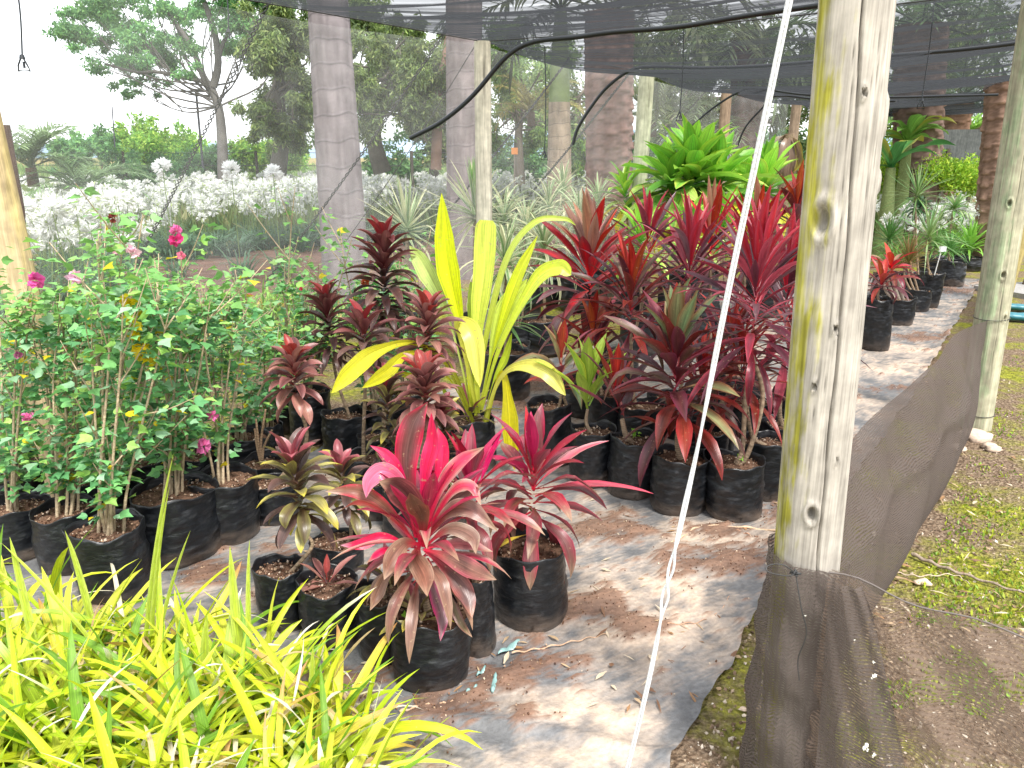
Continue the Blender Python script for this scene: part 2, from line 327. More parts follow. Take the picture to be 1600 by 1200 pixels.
# ---------------------------------------------------------------- ground
ROWU = V(.588, .809, 0); ROWN = V(-.809, .588, 0)
def poly_mask(x, y, poly):
    inside = np.zeros(x.shape, bool); n = len(poly)
    for i in range(n):
        x1, y1 = poly[i]; x2, y2 = poly[(i+1) % n]
        cnd = ((y1 > y) != (y2 > y)) & (x < (x2-x1)*(y-y1)/((y2-y1) if y2 != y1 else 1e-9)+x1); inside ^= cnd
    return inside
def ground_material():
    m = mat('mossy_ground', .95, .15); t = m.node_tree; n = t.nodes; l = t.links; b = n['Principled BSDF']
    tc = n.new('ShaderNodeTexCoord')
    def N3(s, d=6, ro=.6):
        q = n.new('ShaderNodeTexNoise'); q.inputs['Scale'].default_value = s; q.inputs['Detail'].default_value = d; q.inputs['Roughness'].default_value = ro
        l.new(tc.outputs['Object'], q.inputs['Vector']); return q.outputs['Fac']
    def ramp(f, stops):
        r = n.new('ShaderNodeValToRGB'); e = r.color_ramp.elements
        while len(e) < len(stops): e.new(.5)
        for i, (p, c) in enumerate(stops): e[i].position = p; e[i].color = (*c, 1)
        l.new(f, r.inputs[0]); return r.outputs[0]
    soil = ramp(N3(45, 8, .7), [(.3, (.055, .035, .022)), (.45, (.15, .10, .065)), (.58, (.30, .22, .15)), (.72, (.5, .42, .32))])
    moss = ramp(N3(30, 6), [(.3, (.07, .08, .012)), (.5, (.24, .25, .03)), (.7, (.46, .45, .05))])
    mk = ramp(N3(1.7, 8, .68), [(.46, (0, 0, 0)), (.60, (1, 1, 1))])
    x = n.new('ShaderNodeMix'); x.data_type = 'RGBA'; l.new(mk, x.inputs['Factor']); l.new(soil, x.inputs['A']); l.new(moss, x.inputs['B'])
    vo = n.new('ShaderNodeTexVoronoi'); vo.inputs['Scale'].default_value = 70; l.new(tc.outputs['Object'], vo.inputs['Vector'])
    l.new(x.outputs['Result'], b.inputs['Base Color'])
    bm = n.new('ShaderNodeBump'); bm.inputs['Strength'].default_value = .9; bm.inputs['Distance'].default_value = .02
    mm = n.new('ShaderNodeMath'); mm.operation = 'ADD'; l.new(N3(60, 8, .7), mm.inputs[0]); l.new(vo.outputs['Distance'], mm.inputs[1])
    l.new(mm.outputs[0], bm.inputs['Height']); l.new(bm.outputs[0], b.inputs['Normal'])
    return m
g = MB(); g.add([[-900, -60, 0], [900, -60, 0], [900, 1600, 0], [-900, 1600, 0]], [[0, 1, 2, 3]], V(.2, .2, .1))
tag(g.build('ground', ground_material(), smooth=False), kind='structure')

# plastic ground sheet with dust and soil on it
rng = np.random.default_rng(5)
EDGE = [P(985, 1330), P(1050, 1200), P(1120, 1075), P(1215, 900), P(1340, 742), P(1430, 615), P(1530, 445), P(1556, 395)]
def edge_x(y):
    ys = [e[1] for e in EDGE]; xs = [e[0] for e in EDGE]; return np.interp(y, ys, xs)
def left_x(y):
    return -.2 - .725*(5.9 - y) + .35 + .12*np.sin(y*2.1)
sheet = MB()
ny, nx = 420, 210
yy = 1.1 + (10.4-1.1)*np.linspace(0, 1, ny)**1.5
U = np.linspace(0, 1, nx)
BLOB_SOIL = [(840, 1040, 120, 45), (700, 1110, 120, 35), (930, 960, 110, 30), (1000, 985, 60, 25), (1130, 880, 90, 32), (560, 1060, 90, 30), (950, 830, 110, 28), (1250, 800, 60, 30), (330, 900, 80, 20),
             (780, 1060, 110, 40), (1440, 530, 60, 8), (1400, 610, 50, 8), (1490, 455, 40, 8), (860, 600, 60, 22), (1130, 835, 60, 14), (450, 880, 60, 14), (800, 640, 60, 15), (1290, 700, 40, 20)]
BLOB_DUST = [(900, 1140, 190, 70, 1.0), (1000, 1000, 190, 110, .75), (1110, 840, 160, 50, .6), (1420, 560, 130, 60, .45), (980, 880, 130, 30, .4), (880, 860, 120, 30, .4), (1380, 640, 60, 50, .35), (1130, 950, 60, 120, .45), (900, 820, 200, 50, .5), (980, 1080, 120, 80, .6), (750, 1180, 90, 40, .4)]
BLOB_CLEAN = [(1170, 960, 35, 70, .6), (1090, 1120, 60, 80, .8), (800, 1150, 130, 26, .9), (400, 800, 160, 120, .7), (1000, 880, 70, 20, .5), (690, 1150, 90, 40, .8), (420, 660, 100, 60, .6), (860, 900, 50, 18, .4), (900, 960, 60, 12, .5)]
vv = []; cc = []
def proj(p):
    x, y, z = p[..., 0], p[..., 1], p[..., 2]-CH
    dz = y*cp - z*sp_; return 800+F*x/dz, 600-F*(y*sp_+z*cp)/dz
Yg = np.repeat(yy[:, None], nx, 1); xr = edge_x(yy)+.010*np.sin(yy*9.3)+.006*np.sin(yy*23.7+1)+.003*np.sin(yy*57); xl = left_x(yy)
Xg = xl[:, None] + (xr-xl)[:, None]*U[None]
Zg = np.zeros_like(Xg); n4 = np.zeros_like(Xg); n1 = np.zeros_like(Xg); n2 = np.zeros_like(Xg); n3 = np.zeros_like(Xg)
for i in range(ny):
    for j in range(nx):
        x, y = Xg[i, j], Yg[i, j]
        n1[i, j] = noise.fractal(Vector((x*1.6, y*1.6, 3)), .8, 2, 4)
        n2[i, j] = noise.fractal(Vector((x*7, y*7, 9)), .6, 2, 4)
        n4[i, j] = noise.fractal(Vector((x*26, y*26, 2)), .6, 2, 4)
        n3[i, j] = noise.ridged_multi_fractal(Vector((x*1.3+3, y*2.1, 1)), .9, 2.1, 3, 1, 2)
Zg = .008 + .010*(n1+.5).clip(0, 1.5) + .004*n2.clip(-1, 1) + .013*(n3-1).clip(0, 1.5)
PX, PYp = proj(np.stack([Xg, Yg, 0*Xg], -1))
soilm = np.zeros_like(Xg); dust = .30 + 0*Xg
for bx, by, rx, ry in BLOB_SOIL: soilm = np.maximum(soilm, 1.25*np.exp(-(((PX-bx)/rx)**2+((PYp-by)/ry)**2)))
for bx, by, rx, ry, k in BLOB_DUST: dust = np.maximum(dust, k*np.exp(-(((PX-bx)/rx)**2+((PYp-by)/ry)**2)*.8))
for bx, by, rx, ry, k in BLOB_CLEAN: dust = dust*(1-k*np.exp(-(((PX-bx)/rx)**2+((PYp-by)/ry)**2)*.8))
sm = np.clip((soilm*.9 + n2*.8 + n1*.35 + n4*.55 - .50)*4, 0, 1); dm = np.clip((dust + n1*.28 + n2*.30 + n4*.22 - .14)*1.5, 0, 1)
Zg = Zg + sm*(.006+.006*n2.clip(-.5, 1))
fold = np.exp(-((PYp-(1128+((PX-600)/470).clip(0, 2)**2*70))/9)**2)*(PX > 560)*(PYp > 1090); Zg = Zg + .014*fold
# edge curls up a touch
Zg = Zg + .012*np.exp(-((1-U[None])*(xr-xl)[:, None]/.05)**2)*(1+n1)
cp0 = V(.145, .146, .150); cd = V(.56, .435, .33); cs = V(.125, .066, .042)
cpv = cp0*(1+.35*n2[..., None].clip(-.7, .7)); cdv = cd*(1+.12*n1[..., None]+.12*n2[..., None]); csv = cs*(1+.5*n2[..., None]+.5*n4[..., None])
col = cpv*(1-dm[..., None]) + cdv*dm[..., None]; col = col*(1-.88*sm[..., None]) + csv*.88*sm[..., None]
sheet.add(np.stack([Xg, Yg, Zg], -1).reshape(-1, 3), grid(ny, nx), col.reshape(-1, 3))
M_SHEET = mat('dusty_plastic_sheet', .62, .4, bump=.6, bscale=55, vary=.16, vscale=60, detail=9)
tag(sheet.build('ground_sheet', M_SHEET), kind='structure')

# crumbs of soil and stones
ICO = np.array([[0, 0, 1], [.9, 0, .2], [.2, .9, .1], [-.8, .3, .2], [-.3, -.85, .1], [0, 0, -.8]])
ICOF = [[0, 1, 2], [0, 2, 3], [0, 3, 4], [0, 4, 1], [5, 2, 1], [5, 3, 2], [5, 4, 3], [5, 1, 4]]
def crumbs(mb, pos, smin, smax, cols, rng):
    n = len(pos); d = rdir(rng, n); u = rdir(rng, n)
    s = smin + (smax-smin)*rng.random(n)**2.5
    scatter(mb, ICO*V(1, .75, .6), ICOF, pos, frames(d, u), s, cols)
ii = np.argwhere(sm > .55); ii = ii[rng.integers(0, len(ii), 9000)]
pp = np.stack([Xg[ii[:, 0], ii[:, 1]], Yg[ii[:, 0], ii[:, 1]], Zg[ii[:, 0], ii[:, 1]]+.001], 1); pp[:, :2] += rng.normal(0, .012, (len(pp), 2))
pal = np.array([[.12, .06, .035], [.2, .11, .07], [.08, .04, .03], [.36, .25, .17], [.55, .45, .34]])
cr = MB(); crumbs(cr, pp, .0012, .0065, pal[rng.choice(5, len(pp), p=[.35, .3, .15, .13, .07])], rng)
tag(cr.build('soil_crumbs', M_STONE, smooth=False), 'brown soil crumbs and bark chips spilt over the plastic sheet', 'soil crumbs', kind='stuff')
gp = MB(); n = 9000
px = rng.uniform(1000, 1720, n); py = rng.uniform(560, 1290, n); pos = np.array([P(a, b) for a, b in zip(px, py)])
ok = pos[:, 0] > edge_x(pos[:, 1])+.01; pos = pos[ok]; pos[:, 2] = .002
pal = np.array([[.35, .27, .19], [.22, .15, .10], [.55, .47, .38], [.12, .08, .05], [.7, .64, .55]])
crumbs(gp, pos, .002, .013, pal[rng.choice(5, len(pos), p=[.34, .3, .15, .18, .03])], rng)
tag(gp.build('gravel', M_STONE, smooth=False), 'loose small stones and chips on the mossy soil right of the sheet', 'gravel', kind='stuff')
# moss tufts and low weeds on the right strip
ms = MB(); n = 16000
px = rng.uniform(1330, 1700, n); py = 470 + 730*rng.random(n)**1.1; pos = np.array([P(a, b) for a, b in zip(px, py)])
den = np.array([noise.fractal(Vector((p[0]*2.1, p[1]*2.1, 4.)), .8, 2, 4) for p in pos])
dx = pos[:, 0] - (0.74+.725*(pos[:, 1]-1.645))
keep = (den > .0) & (dx > .12); pos = pos[keep]; den = den[keep]
d = rdir(rng, len(pos), 1.6); u = rdir(rng, len(pos))
cl = np.where(rng.random((len(pos), 1)) < .6, V(.34, .40, .03), V(.20, .34, .04))*rng.uniform(.6, 1.3, (len(pos), 1))
pos[:, 2] = .001
scatter(ms, DIA_V, DIA_F, pos, frames(d, u), rng.uniform(.008, .028, len(pos)), cl)
tag(ms.build('moss', M_SOFT, smooth=False), 'bright yellow-green moss and small weeds on the soil strip', 'moss', kind='stuff')

# far setting: hills, distance haze painted into their pale blue-grey colours
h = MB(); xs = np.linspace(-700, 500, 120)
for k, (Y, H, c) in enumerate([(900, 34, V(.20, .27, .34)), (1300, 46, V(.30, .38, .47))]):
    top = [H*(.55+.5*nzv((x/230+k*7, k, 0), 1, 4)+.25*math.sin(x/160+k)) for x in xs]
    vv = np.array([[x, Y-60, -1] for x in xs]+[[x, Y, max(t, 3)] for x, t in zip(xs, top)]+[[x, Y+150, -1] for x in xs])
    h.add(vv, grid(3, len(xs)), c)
tag(h.build('hills', mat('hill_haze_tint', .95, .05, vary=.15, vscale=.02)), kind='structure')

# ---------------------------------------------------------------- posts
def post(name, label, base, top, r, seed, c_main, c_side=None, side_az=math.pi, hi=False, cracks=(), knots=(), group=None, cat='post'):
    ns, nl = (160, 260) if hi else (28, 40)
    base = np.asarray(base, float); top = np.asarray(top, float)
    t = np.linspace(0, 1, nl)[:, None]; a = np.linspace(0, 2*np.pi, ns, endpoint=False)[None]
    L = np.linalg.norm(top-base); rr = r*(1.04-.10*t) * np.ones_like(a)
    c = np.tile(np.asarray(c_main), (nl, ns, 1)); Z = t*L + 0*a
    n1 = np.array([[nzv((math.cos(q)*1.3+seed, math.sin(q)*1.3, z*.9), 1, 3) for q in a[0]] for z in Z[:, 0]])
    n2 = np.array([[nzv((math.cos(q)*9+seed, math.sin(q)*9, z*.9), 1, 4) for q in a[0]] for z in Z[:, 0]])
    rr = rr*(1+.022*n1+.003*n2)
    n3 = np.array([[nzv((math.cos(q)*3+seed, math.sin(q)*3, z*9), 1, 4) for q in a[0]] for z in Z[:, 0]]); c = c*(1+.10*n3[..., None])
    if c_side is not None:
        dd = np.abs((a-side_az+np.pi) % (2*np.pi)-np.pi) + 0*t
        k = (np.clip((.62+.18*n2+.35*n1+.55*n3+.20*(1-t) - dd)*1.8, 0, 1)*np.clip(.75+.6*n3, .3, 1))[..., None]
        c = c*(1-k) + np.asarray(c_side)*k*(1+.35*n2[..., None])
    c = c*(1+.13*n2[..., None]+.10*n1[..., None])
    for a0, slope, z0, z1, w_, dp in cracks:
        pth = a0 + slope*(Z-z0) + .05*np.sin(Z*5+seed) + .02*np.sin(Z*23)
        dd = np.abs((a-pth+np.pi) % (2*np.pi)-np.pi)
        on = np.clip((Z-z0)*6, 0, 1)*np.clip((z1-Z)*6, 0, 1)
        k = np.exp(-(dd/w_)**2)*on; rr = rr*(1-dp*k); c = c*(1-.55*k[..., None])
    for ka, kz, kr in knots:
        dd = np.hypot(((a-ka+np.pi) % (2*np.pi)-np.pi)*r, (Z-kz)*.6)/kr
        rr = rr*(1 + .09*np.exp(-((dd-1.25)/.35)**2) - .26*np.exp(-(dd/.72)**4)); c = c*(1-.5*np.exp(-(dd/.8)**2)[..., None])
    ax = (top-base)/L; vv = base + ax*Z[..., None] + np.stack([np.cos(a)*rr, np.sin(a)*rr, 0*rr], -1)
    mb = MB(); mb.add(vv.reshape(-1, 3), grid(nl, ns, True), c.reshape(-1, 3))
    ctr = vv[-1].mean(0); mb.add(np.vstack([vv[-1], ctr[None]]), [[i, (i+1) % ns, ns] for i in range(ns)], np.asarray(c_main)*.8)
    root = thing(name, label, cat, base, group)
    mb.build('pole', M_WOOD, root); return root
GREY = V(.56, .50, .43); LICH = V(.31, .29, .045); GREEN = V(.33, .34, .21); TAN = V(.52, .40, .24)
p1b, p1t = V(.730, 1.66, 0), V(.662, 1.66, 2.42)
pr1 = post('timber_post', 'thick weathered grey front post with yellow lichen on its left side', p1b, p1t, .0745, 1, V(.42, .385, .335), LICH, R(190), True,
     cracks=[(R(262), R(4), .75, 1.15, .012, .05), (R(240), R(-3), .8, 1.3, .008, .04), (R(315), R(-4), .8, 1.6, .012, .06), (R(280), R(5), 1.5, 1.9, .008, .04), (R(272), R(-9), .5, 2.4, .028, .17), (R(292), R(-3), 1.3, 2.4, .012, .06), (R(250), R(2), 1.0, 2.3, .01, .04), (R(305), R(-2), 1.0, 1.9, .009, .04)],
     knots=[(R(225), 1.475, .020), (R(262), 1.25, .006), (R(285), .95, .005), (R(250), .82, .012), (R(270), 1.72, .005), (R(236), 1.12, .005), (R(345), 1.68, .016), (R(350), 1.55, .010)], group='timber posts of the shade house')
p2b, p2t = V(2.855, 4.47, 0), V(2.785, 4.47, 2.65)
pr2 = post('timber_post', 'greenish treated post at the right edge with a thin wire tied round it', p2b, p2t, .088, 5, V(.40, .38, .27), V(.30, .36, .22), R(220), True,
     cracks=[(R(262), R(1), .2, 2.4, .02, .07)], knots=[(R(255), .95, .013), (R(240), 1.35, .012), (R(285), .7, .011)], group='timber posts of the shade house')
for (z, ph) in ((.10, 0), (.69, 1)):
    m_ = MB(); aa = np.linspace(0, 2*np.pi, 30); tube(m_, np.stack([p2b[0]-.026*z+.094*np.cos(aa), p2b[1]+.094*np.sin(aa), z+.008*np.sin(aa+ph)], 1), .0022, V(0, 0, 0), 5)
    m_.build('tie_wire', M_WIRE, pr2)
p3b, p3t = V(5.60, 8.7, 0), V(5.85, 8.7, 2.7)
post('timber_post', 'brown green post standing beyond the greenish post at the right edge', p3b, p3t, .09, 9, V(.36, .29, .12), group='timber posts of the shade house')
post('timber_post', 'darker slanting post behind the brown green one at the far right edge', (6.5, 9.6, 0), (6.9, 9.4, 2.6), .09, 19, V(.20, .15, .10), group='timber posts of the shade house')
PA, PB, PC, PD = V(-.21, 5.9, 0), V(1.25, 8.0, 0), V(2.7, 10.3, 0), V(4.35, 12.6, 0); PL = V(-2.16, 3.42, 0)
up = lambda p, z, dx=0: V(p[0]+dx, p[1], z)
post('timber_post', 'tan post cut off by the left edge, standing behind the hibiscus bushes', PL, up(PL, 2.4, -.10), .075, 11, TAN, V(.55, .43, .2), 0, group='timber posts of the shade house')
post('timber_post', 'slender pale post with a crack in front of the second grey palm trunk', PA, up(PA, 2.38), .062, 12, V(.50, .47, .38), cracks=[(R(285), 0, 1.2, 2.4, .05, .15)], group='timber posts of the shade house')
post('timber_post', 'pale greenish post left of the big green foliage plant', PB, up(PB, 2.38, .06), .078, 13, V(.47, .47, .35), cracks=[(R(300), 0, 1.0, 2.4, .05, .15)], group='timber posts of the shade house')
post('timber_post', 'thin brown post rising just behind the big green foliage plant', PC, up(PC, 2.4), .07, 14, V(.33, .24, .17), group='timber posts of the shade house')
post('timber_post', 'thin brown post furthest along the net wall, left of the front post', PD, up(PD, 2.42, .05), .08, 15, V(.33, .25, .18), group='timber posts of the shade house')
m_ = MB(); tube(m_, [PY(4, 195, 4.2), PY(26, 330, 4.2), PY(40, 620, 4.2)], [.035, .04, .04], V(.09, .05, .035), 8)
tag(m_.build('wooden_strut', M_WOOD), 'dark leaning wooden strut behind the tan post at the left edge', 'strut')

# ---------------------------------------------------------------- shade net roof, cables, pipes
BACK = [up(PL, 2.40, -.10), up(PA, 2.38), up(PB, 2.38, .06), up(PC, 2.4), up(PD, 2.42, .05), V(6.0, 15.2, 2.4)]
FRONT = [up(p1b, 2.42, -.06), up(p2b, 2.48, .16), V(5.1, 7.9, 2.62), V(7.3, 11.2, 2.66), V(9.4, 14.2, 2.7), V(11.5, 17.2, 2.7)]
def roof():
    mb = MB(); nu, nv = 44, 60
    for k in range(5):
        s = np.linspace(0, 1, nu)[:, None]; t = np.linspace(0, 1, nv)[None]
        b0, b1, f0, f1 = BACK[k], BACK[k+1], FRONT[k], FRONT[k+1]
        bk = b0[None]*(1-s)+b1[None]*s; fr = f0[None]*(1-s)+f1[None]*s
        p = bk[:, None]*(1-t[..., None]) + fr[:, None]*t[..., None]
        L = np.linalg.norm(b1-b0)
        sag = ((.09 if k else .0)+.13*np.sin(np.pi*t))*(4*s*(1-s))
        rp_ = .020*np.sin(s*L*17+3*np.sin(t*2.2+k)+1.5*t)*np.sin(np.pi*np.clip(s*1.1, 0, 1)) + .008*np.sin(s*L*41+t*5)
        edge = np.exp(-((t)/.03)**2)*.02*np.sin(s*30)
        p[..., 2] -= sag + rp_*np.clip(4*s*(1-s)*2, 0, 1)*np.clip(t*5, 0, 1)
        p[..., 2] += .006
        uv = np.stack([t+0*s, (s*L+k*3)+0*t], -1)
        mb.add(p.reshape(-1, 3), grid(nu, nv), V(1, 1, 1), uv.reshape(-1, 2))
    o = mb.build('shade_net_roof', M_ROOF)
    tag(o, 'dark blue-grey shade net roof sagging between its cables overhead', 'shade net')
roof()
for k in range(1, 5):
    m_ = MB(); tube(m_, spline([BACK[k], (BACK[k]+FRONT[k])/2 - V(0, 0, .03), FRONT[k]], 14), .004, V(0, 0, 0), 5)
    tag(m_.build('roof_cable', M_WIRE), ['cable under the nearest seam of the net roof', 'cable under the second seam of the net roof', 'cable under the third seam of the net roof', 'cable under the farthest seam of the net roof'][k-1], 'cable', 'cables carrying the net roof')
m_ = MB(); tube(m_, spline(BACK, 40), .004, V(0, 0, 0), 5); tag(m_.build('roof_cable', M_WIRE), 'long cable joining the tops of the back posts', 'cable', 'cables carrying the net roof')

# side net wall, open below
def side_net():
    mb = MB(); pts = [PL+V(-2.9, -3.9, 0), PL, PA, PB, PC, PD]; nv = 24
    tops = [2.4, 2.40, 2.38, 2.38, 2.4, 2.42]; Lc = 0
    bot = [.50, .50, .58, .50, .30, .2]
    for k in range(5):
        n = 26; s = np.linspace(0, 1, n)[:, None]; t = np.linspace(0, 1, nv)[None]
        a, b = pts[k], pts[k+1]; L = np.linalg.norm(b-a)
        q = a[None]*(1-s)+b[None]*s; nr = V(-(b-a)[1], (b-a)[0], 0)/L
        top = tops[k]*(1-s)+tops[k+1]*s - .05*4*s*(1-s); bt = bot[k]*(1-s)+bot[k+1]*s
        z = bt+(top-bt)*t; off = .08+.03*np.sin(s*L*3+k)*(1-t)
        p = np.zeros((n, nv, 3)); p[..., 0] = q[:, 0:1]+nr[0]*off; p[..., 1] = q[:, 1:2]+nr[1]*off; p[..., 2] = z
        uv = np.stack([s*L+Lc+0*t, z], -1); Lc += L
        mb.add(p.reshape(-1, 3), grid(n, nv), V(1, 1, 1), uv.reshape(-1, 2))
    tag(mb.build('shade_net_wall', M_SIDE), 'pale see-through side net hanging behind the back posts', 'shade net')
side_net()

def pipe(px, label, Y0, Y1, zfix=None, r=.011, group='black water pipes under the net roof'):
    n = len(px); ys = np.linspace(0, 1, n)
    pts = [PY(x, y, Y0+(Y1-Y0)*k) for (x, y), k in zip(px, YK(px, Y0, Y1))]
    m = MB(); tube(m, spline(pts, 60), r, V(0, 0, 0), 8); o = m.build('water_pipe', M_PIPE)
    return tag(o, label, 'pipe', group)
def YK(px, Y0, Y1):
    d = [0]; 
    for i in range(1, len(px)): d.append(d[-1]+abs(px[i][0]-px[i-1][0]))
    # perspective-correct along a straight line
    return [(u/d[-1])*Y1**0 for u in d]
pipe([(641, 216), (690, 190), (738, 150), (790, 90), (832, 66), (900, 58), (960, 50), (1060, 42), (1170, 24), (1290, 7), (1650, -45)], 'thick black water pipe curving down from the roof in front of the palm trunks', 5.2, 3.9, r=.0145)
pipe([(895, 226), (903, 200), (925, 165), (950, 135), (985, 110), (1020, 104), (1100, 106), (1190, 103), (1290, 95), (1400, 86), (1500, 78), (1600, 66), (1700, 50)], 'black water pipe bending down beside the pale greenish post', 7.0, 5.6, r=.014)
pipe([(1078, 200), (1110, 172), (1150, 146), (1180, 138), (1260, 148), (1380, 152), (1480, 150), (1560, 148)], 'thin black water pipe arching beside the thin brown post behind the green foliage plant', 9.2, 8.0, r=.012)
pipe([(1150, 235), (1164, 200), (1190, 170), (1212, 150), (1290, 156), (1400, 158)], 'farthest thin black water pipe arching down right of the green foliage plant', 11.0, 9.8, r=.013)

def guy(label, a, b, r=.005, links=40, sag=.02, w=.018):
    a = np.asarray(a); b = np.asarray(b); m = MB(); n = links*6
    t = np.linspace(0, 1, n)[:, None]; base = a*(1-t)+b*t; base[:, 2] -= sag*4*t[:, 0]*(1-t[:, 0])
    d = (b-a)/np.linalg.norm(b-a); s = np.cross(d, V(0, 0, 1)); s /= np.linalg.norm(s); u = np.cross(d, s)
    for ph in (0, np.pi):
        q = base + w*.5*(np.cos(t*links*np.pi+ph)*s + .5*np.sin(t*links*np.pi+ph)*u)
        tube(m, q, r, V(0, 0, 0), 5)
    return tag(m.build('guy_wire', M_WIRE), label, 'guy wire', 'twisted guy wires outside the net wall')
guy('dark twisted guy wire crossing the white flowers at the left', PY(425, -8, 5.2), PY(205, 425, 6.5), .0045, 60, .02, .026)
guy('dark twisted guy wire crossing the big left palm trunk', PY(698, 45, 6.3), PY(415, 440, 7.6), .005, 50, .05, .024)
guy('dark twisted guy wire between the second palm trunk and the pale post foot', PY(890, 90, 8.2), PY(640, 400, 9.0), .006, 60, .04, .024)
guy('dark twisted guy wire in front of the brown shaggy palm trunk', PY(985, 112, 8.4), PY(760, 380, 10.0), .006, 60, .04, .024)
guy('thin guy wire right of the pale greenish post', PY(1105, 140, 10.8), PY(950, 300, 12.4), .005, 50, .03, .02)
m_ = MB(); tube(m_, spline([PY(748, 62, 6.0), PY(640, 235, 6.6), PY(535, 385, 7.6)], 20), .0035, V(0, 0, 0), 5); tag(m_.build('stay_wire', M_WIRE), 'single thin stay wire from the slender pale post down past the left palm trunk', 'wire')

# white twisted wire stay in the foreground
def white_wire():
    a, b = PY(1246, -60, 1.25), P(955, 1300, 0); mid = PY(1063, 800, 1.43)
    n = 260; t = np.linspace(0, 1, n)
    ctrl = spline([a, PY(1192, 200, 1.29), PY(1135, 470, 1.35), PY(1090, 700, 1.40), PY(1045, 905, 1.42), PY(1010, 1080, 1.43), b], n)
    px_, py_ = proj(ctrl); tw = np.interp(py_, [0, 560, 760, 850, 960, 1010, 1200], [0, .3, 2.2, 4, 10.5, 11.5, 12])*1.0
    sep = np.interp(py_, [0, 500, 820, 870, 925, 960, 1010, 1200], [.0027, .003, .0031, .004, .0075, .004, .0035, .003])
    m = MB()
    for ph in (0, np.pi):
        s = V(1, 0, 0); u = V(0, .6, .4)
        q = ctrl + (np.cos(tw+ph)*sep)[:, None]*s + (np.sin(tw+ph)*sep)[:, None]*u
        tube(m, q, .0029, V(0, 0, 0), 8)
    tag(m.build('stay_wire', M_WHITEWIRE), 'white coated double wire running from roof to ground left of the front post', 'wire')
white_wire()

def sprinkler(label, top, bot, s=1.):
    root = thing('hanging_sprinkler', label, 'sprinkler', bot, 'sprinklers hanging from the roof')
    m = MB(); tube(m, spline([top, (np.asarray(top)+bot)/2+V(.008, 0, 0), bot], 14), .0028*s, V(0, 0, 0), 6); m.build('tube', M_PIPE, root)
    m = MB(); b = np.asarray(bot)
    tube(m, [b+V(0, 0, .012)*s, b], [.006*s, .009*s], V(0, 0, 0), 8)
    tube(m, np.array([b+V(-.006, 0, 0)*s, b+V(-.016, 0, -.018)*s, b+V(-.018, 0, -.034)*s, b+V(.018, 0, -.034)*s, b+V(.012, 0, -.018)*s, b+V(.004, 0, 0)*s]), .0028*s, V(0, 0, 0), 6)
    tube(m, [b+V(.002, 0, -.008)*s, b+V(.002, 0, -.026)*s], .004*s, V(0, 0, 0), 6); m.build('nozzle', M_PIPE, root)
sprinkler('small black sprinkler hanging alone against the sky at the top left', PY(20, -60, 2.9), PY(35, 92, 2.9), 1.15)
sprinkler('small sprinkler on a thin tube hanging between the two right-hand posts', PY(1462, -20, 5.2), PY(1440, 158, 5.2), 1.3)
sprinkler('small sprinkler hanging in front of the leaves of the big green foliage plant', PY(1068, 40, 5.3), PY(1062, 178, 5.3), 1.2)
sprinkler('small grey sprinkler hanging in front of the left tree limbs', PY(350, -40, 4.6), PY(357, 50, 4.6), 1.3)
sprinkler('small sprinkler hanging against the greenish palm crownshaft', PY(851, 72, 5.5), PY(851, 240, 5.5), 1.2)

# ---------------------------------------------------------------- low net skirts
def skirt_between():
    m = MB(); n, nv = 90, 34; s = np.linspace(0, 1, n)[:, None]; t = np.linspace(0, 1, nv)[None]
    a, b = p1b+V(.03, .08, 0), p2b+V(-.06, -.07, 0); q = a[None]*(1-s)+b[None]*s
    nr = V(.80, -.59, 0)
    top = .69 + .03*np.sin(np.pi*s) + .012*np.sin(s*11) - .03*np.exp(-((s-.62)/.06)**2)
    z = top*t
    off = .10*np.sin(np.pi*s)*np.sin(np.pi*t**.8) + .03*np.sin(s*9+t*3)*(t) - .10*t*np.sin(np.pi*s) + .02*np.sin(s*26-t*6)*np.sin(np.pi*t) + .02*np.exp(-((t-.62)/.05)**2)*np.sin(np.pi*s)
    p = np.zeros((n, nv, 3)); p[..., 0] = q[:, 0:1]+nr[0]*off; p[..., 1] = q[:, 1:2]+nr[1]*off; p[..., 2] = z+.004
    uv = np.stack([s*3.5+0*t, z+.03*np.sin(s*5)], -1)
    m.add(p.reshape(-1, 3), grid(n, nv), V(1, 1, 1), uv.reshape(-1, 2))
    tag(m.build('net_skirt', M_SKIRT), 'knee-high dark brown net skirt bulging between the front post and the greenish post', 'shade net')
    m = MB(); tube(m, p[:, -1]+V(0, 0, .002), .0045, V(0, 0, 0), 6)
skirt_between()
def skirt_far():
    m = MB(); n, nv = 60, 16; s = np.linspace(0, 1, n)[:, None]; t = np.linspace(0, 1, nv)[None]
    a, b = p2b+V(.02, .1, 0), p3b+V(-.05, -.05, 0); q = a[None]*(1-s)+b[None]*s; nr = V(.80, -.59, 0)
    z = (.62 - .08*np.sin(np.pi*s)+.02*np.sin(s*17))*t; off = .06*np.sin(np.pi*t)*np.sin(np.pi*s)+.02*np.sin(s*20+t*4)
    p = np.zeros((n, nv, 3)); p[..., 0] = q[:, 0:1]+nr[0]*off; p[..., 1] = q[:, 1:2]+nr[1]*off; p[..., 2] = z
    m.add(p.reshape(-1, 3), grid(n, nv), V(1, 1, 1), np.stack([s*4+0*t, z], -1).reshape(-1, 2))
    tag(m.build('net_skirt', M_SKIRT), 'low dark net skirt running on beyond the greenish post', 'shade net')
skirt_far()
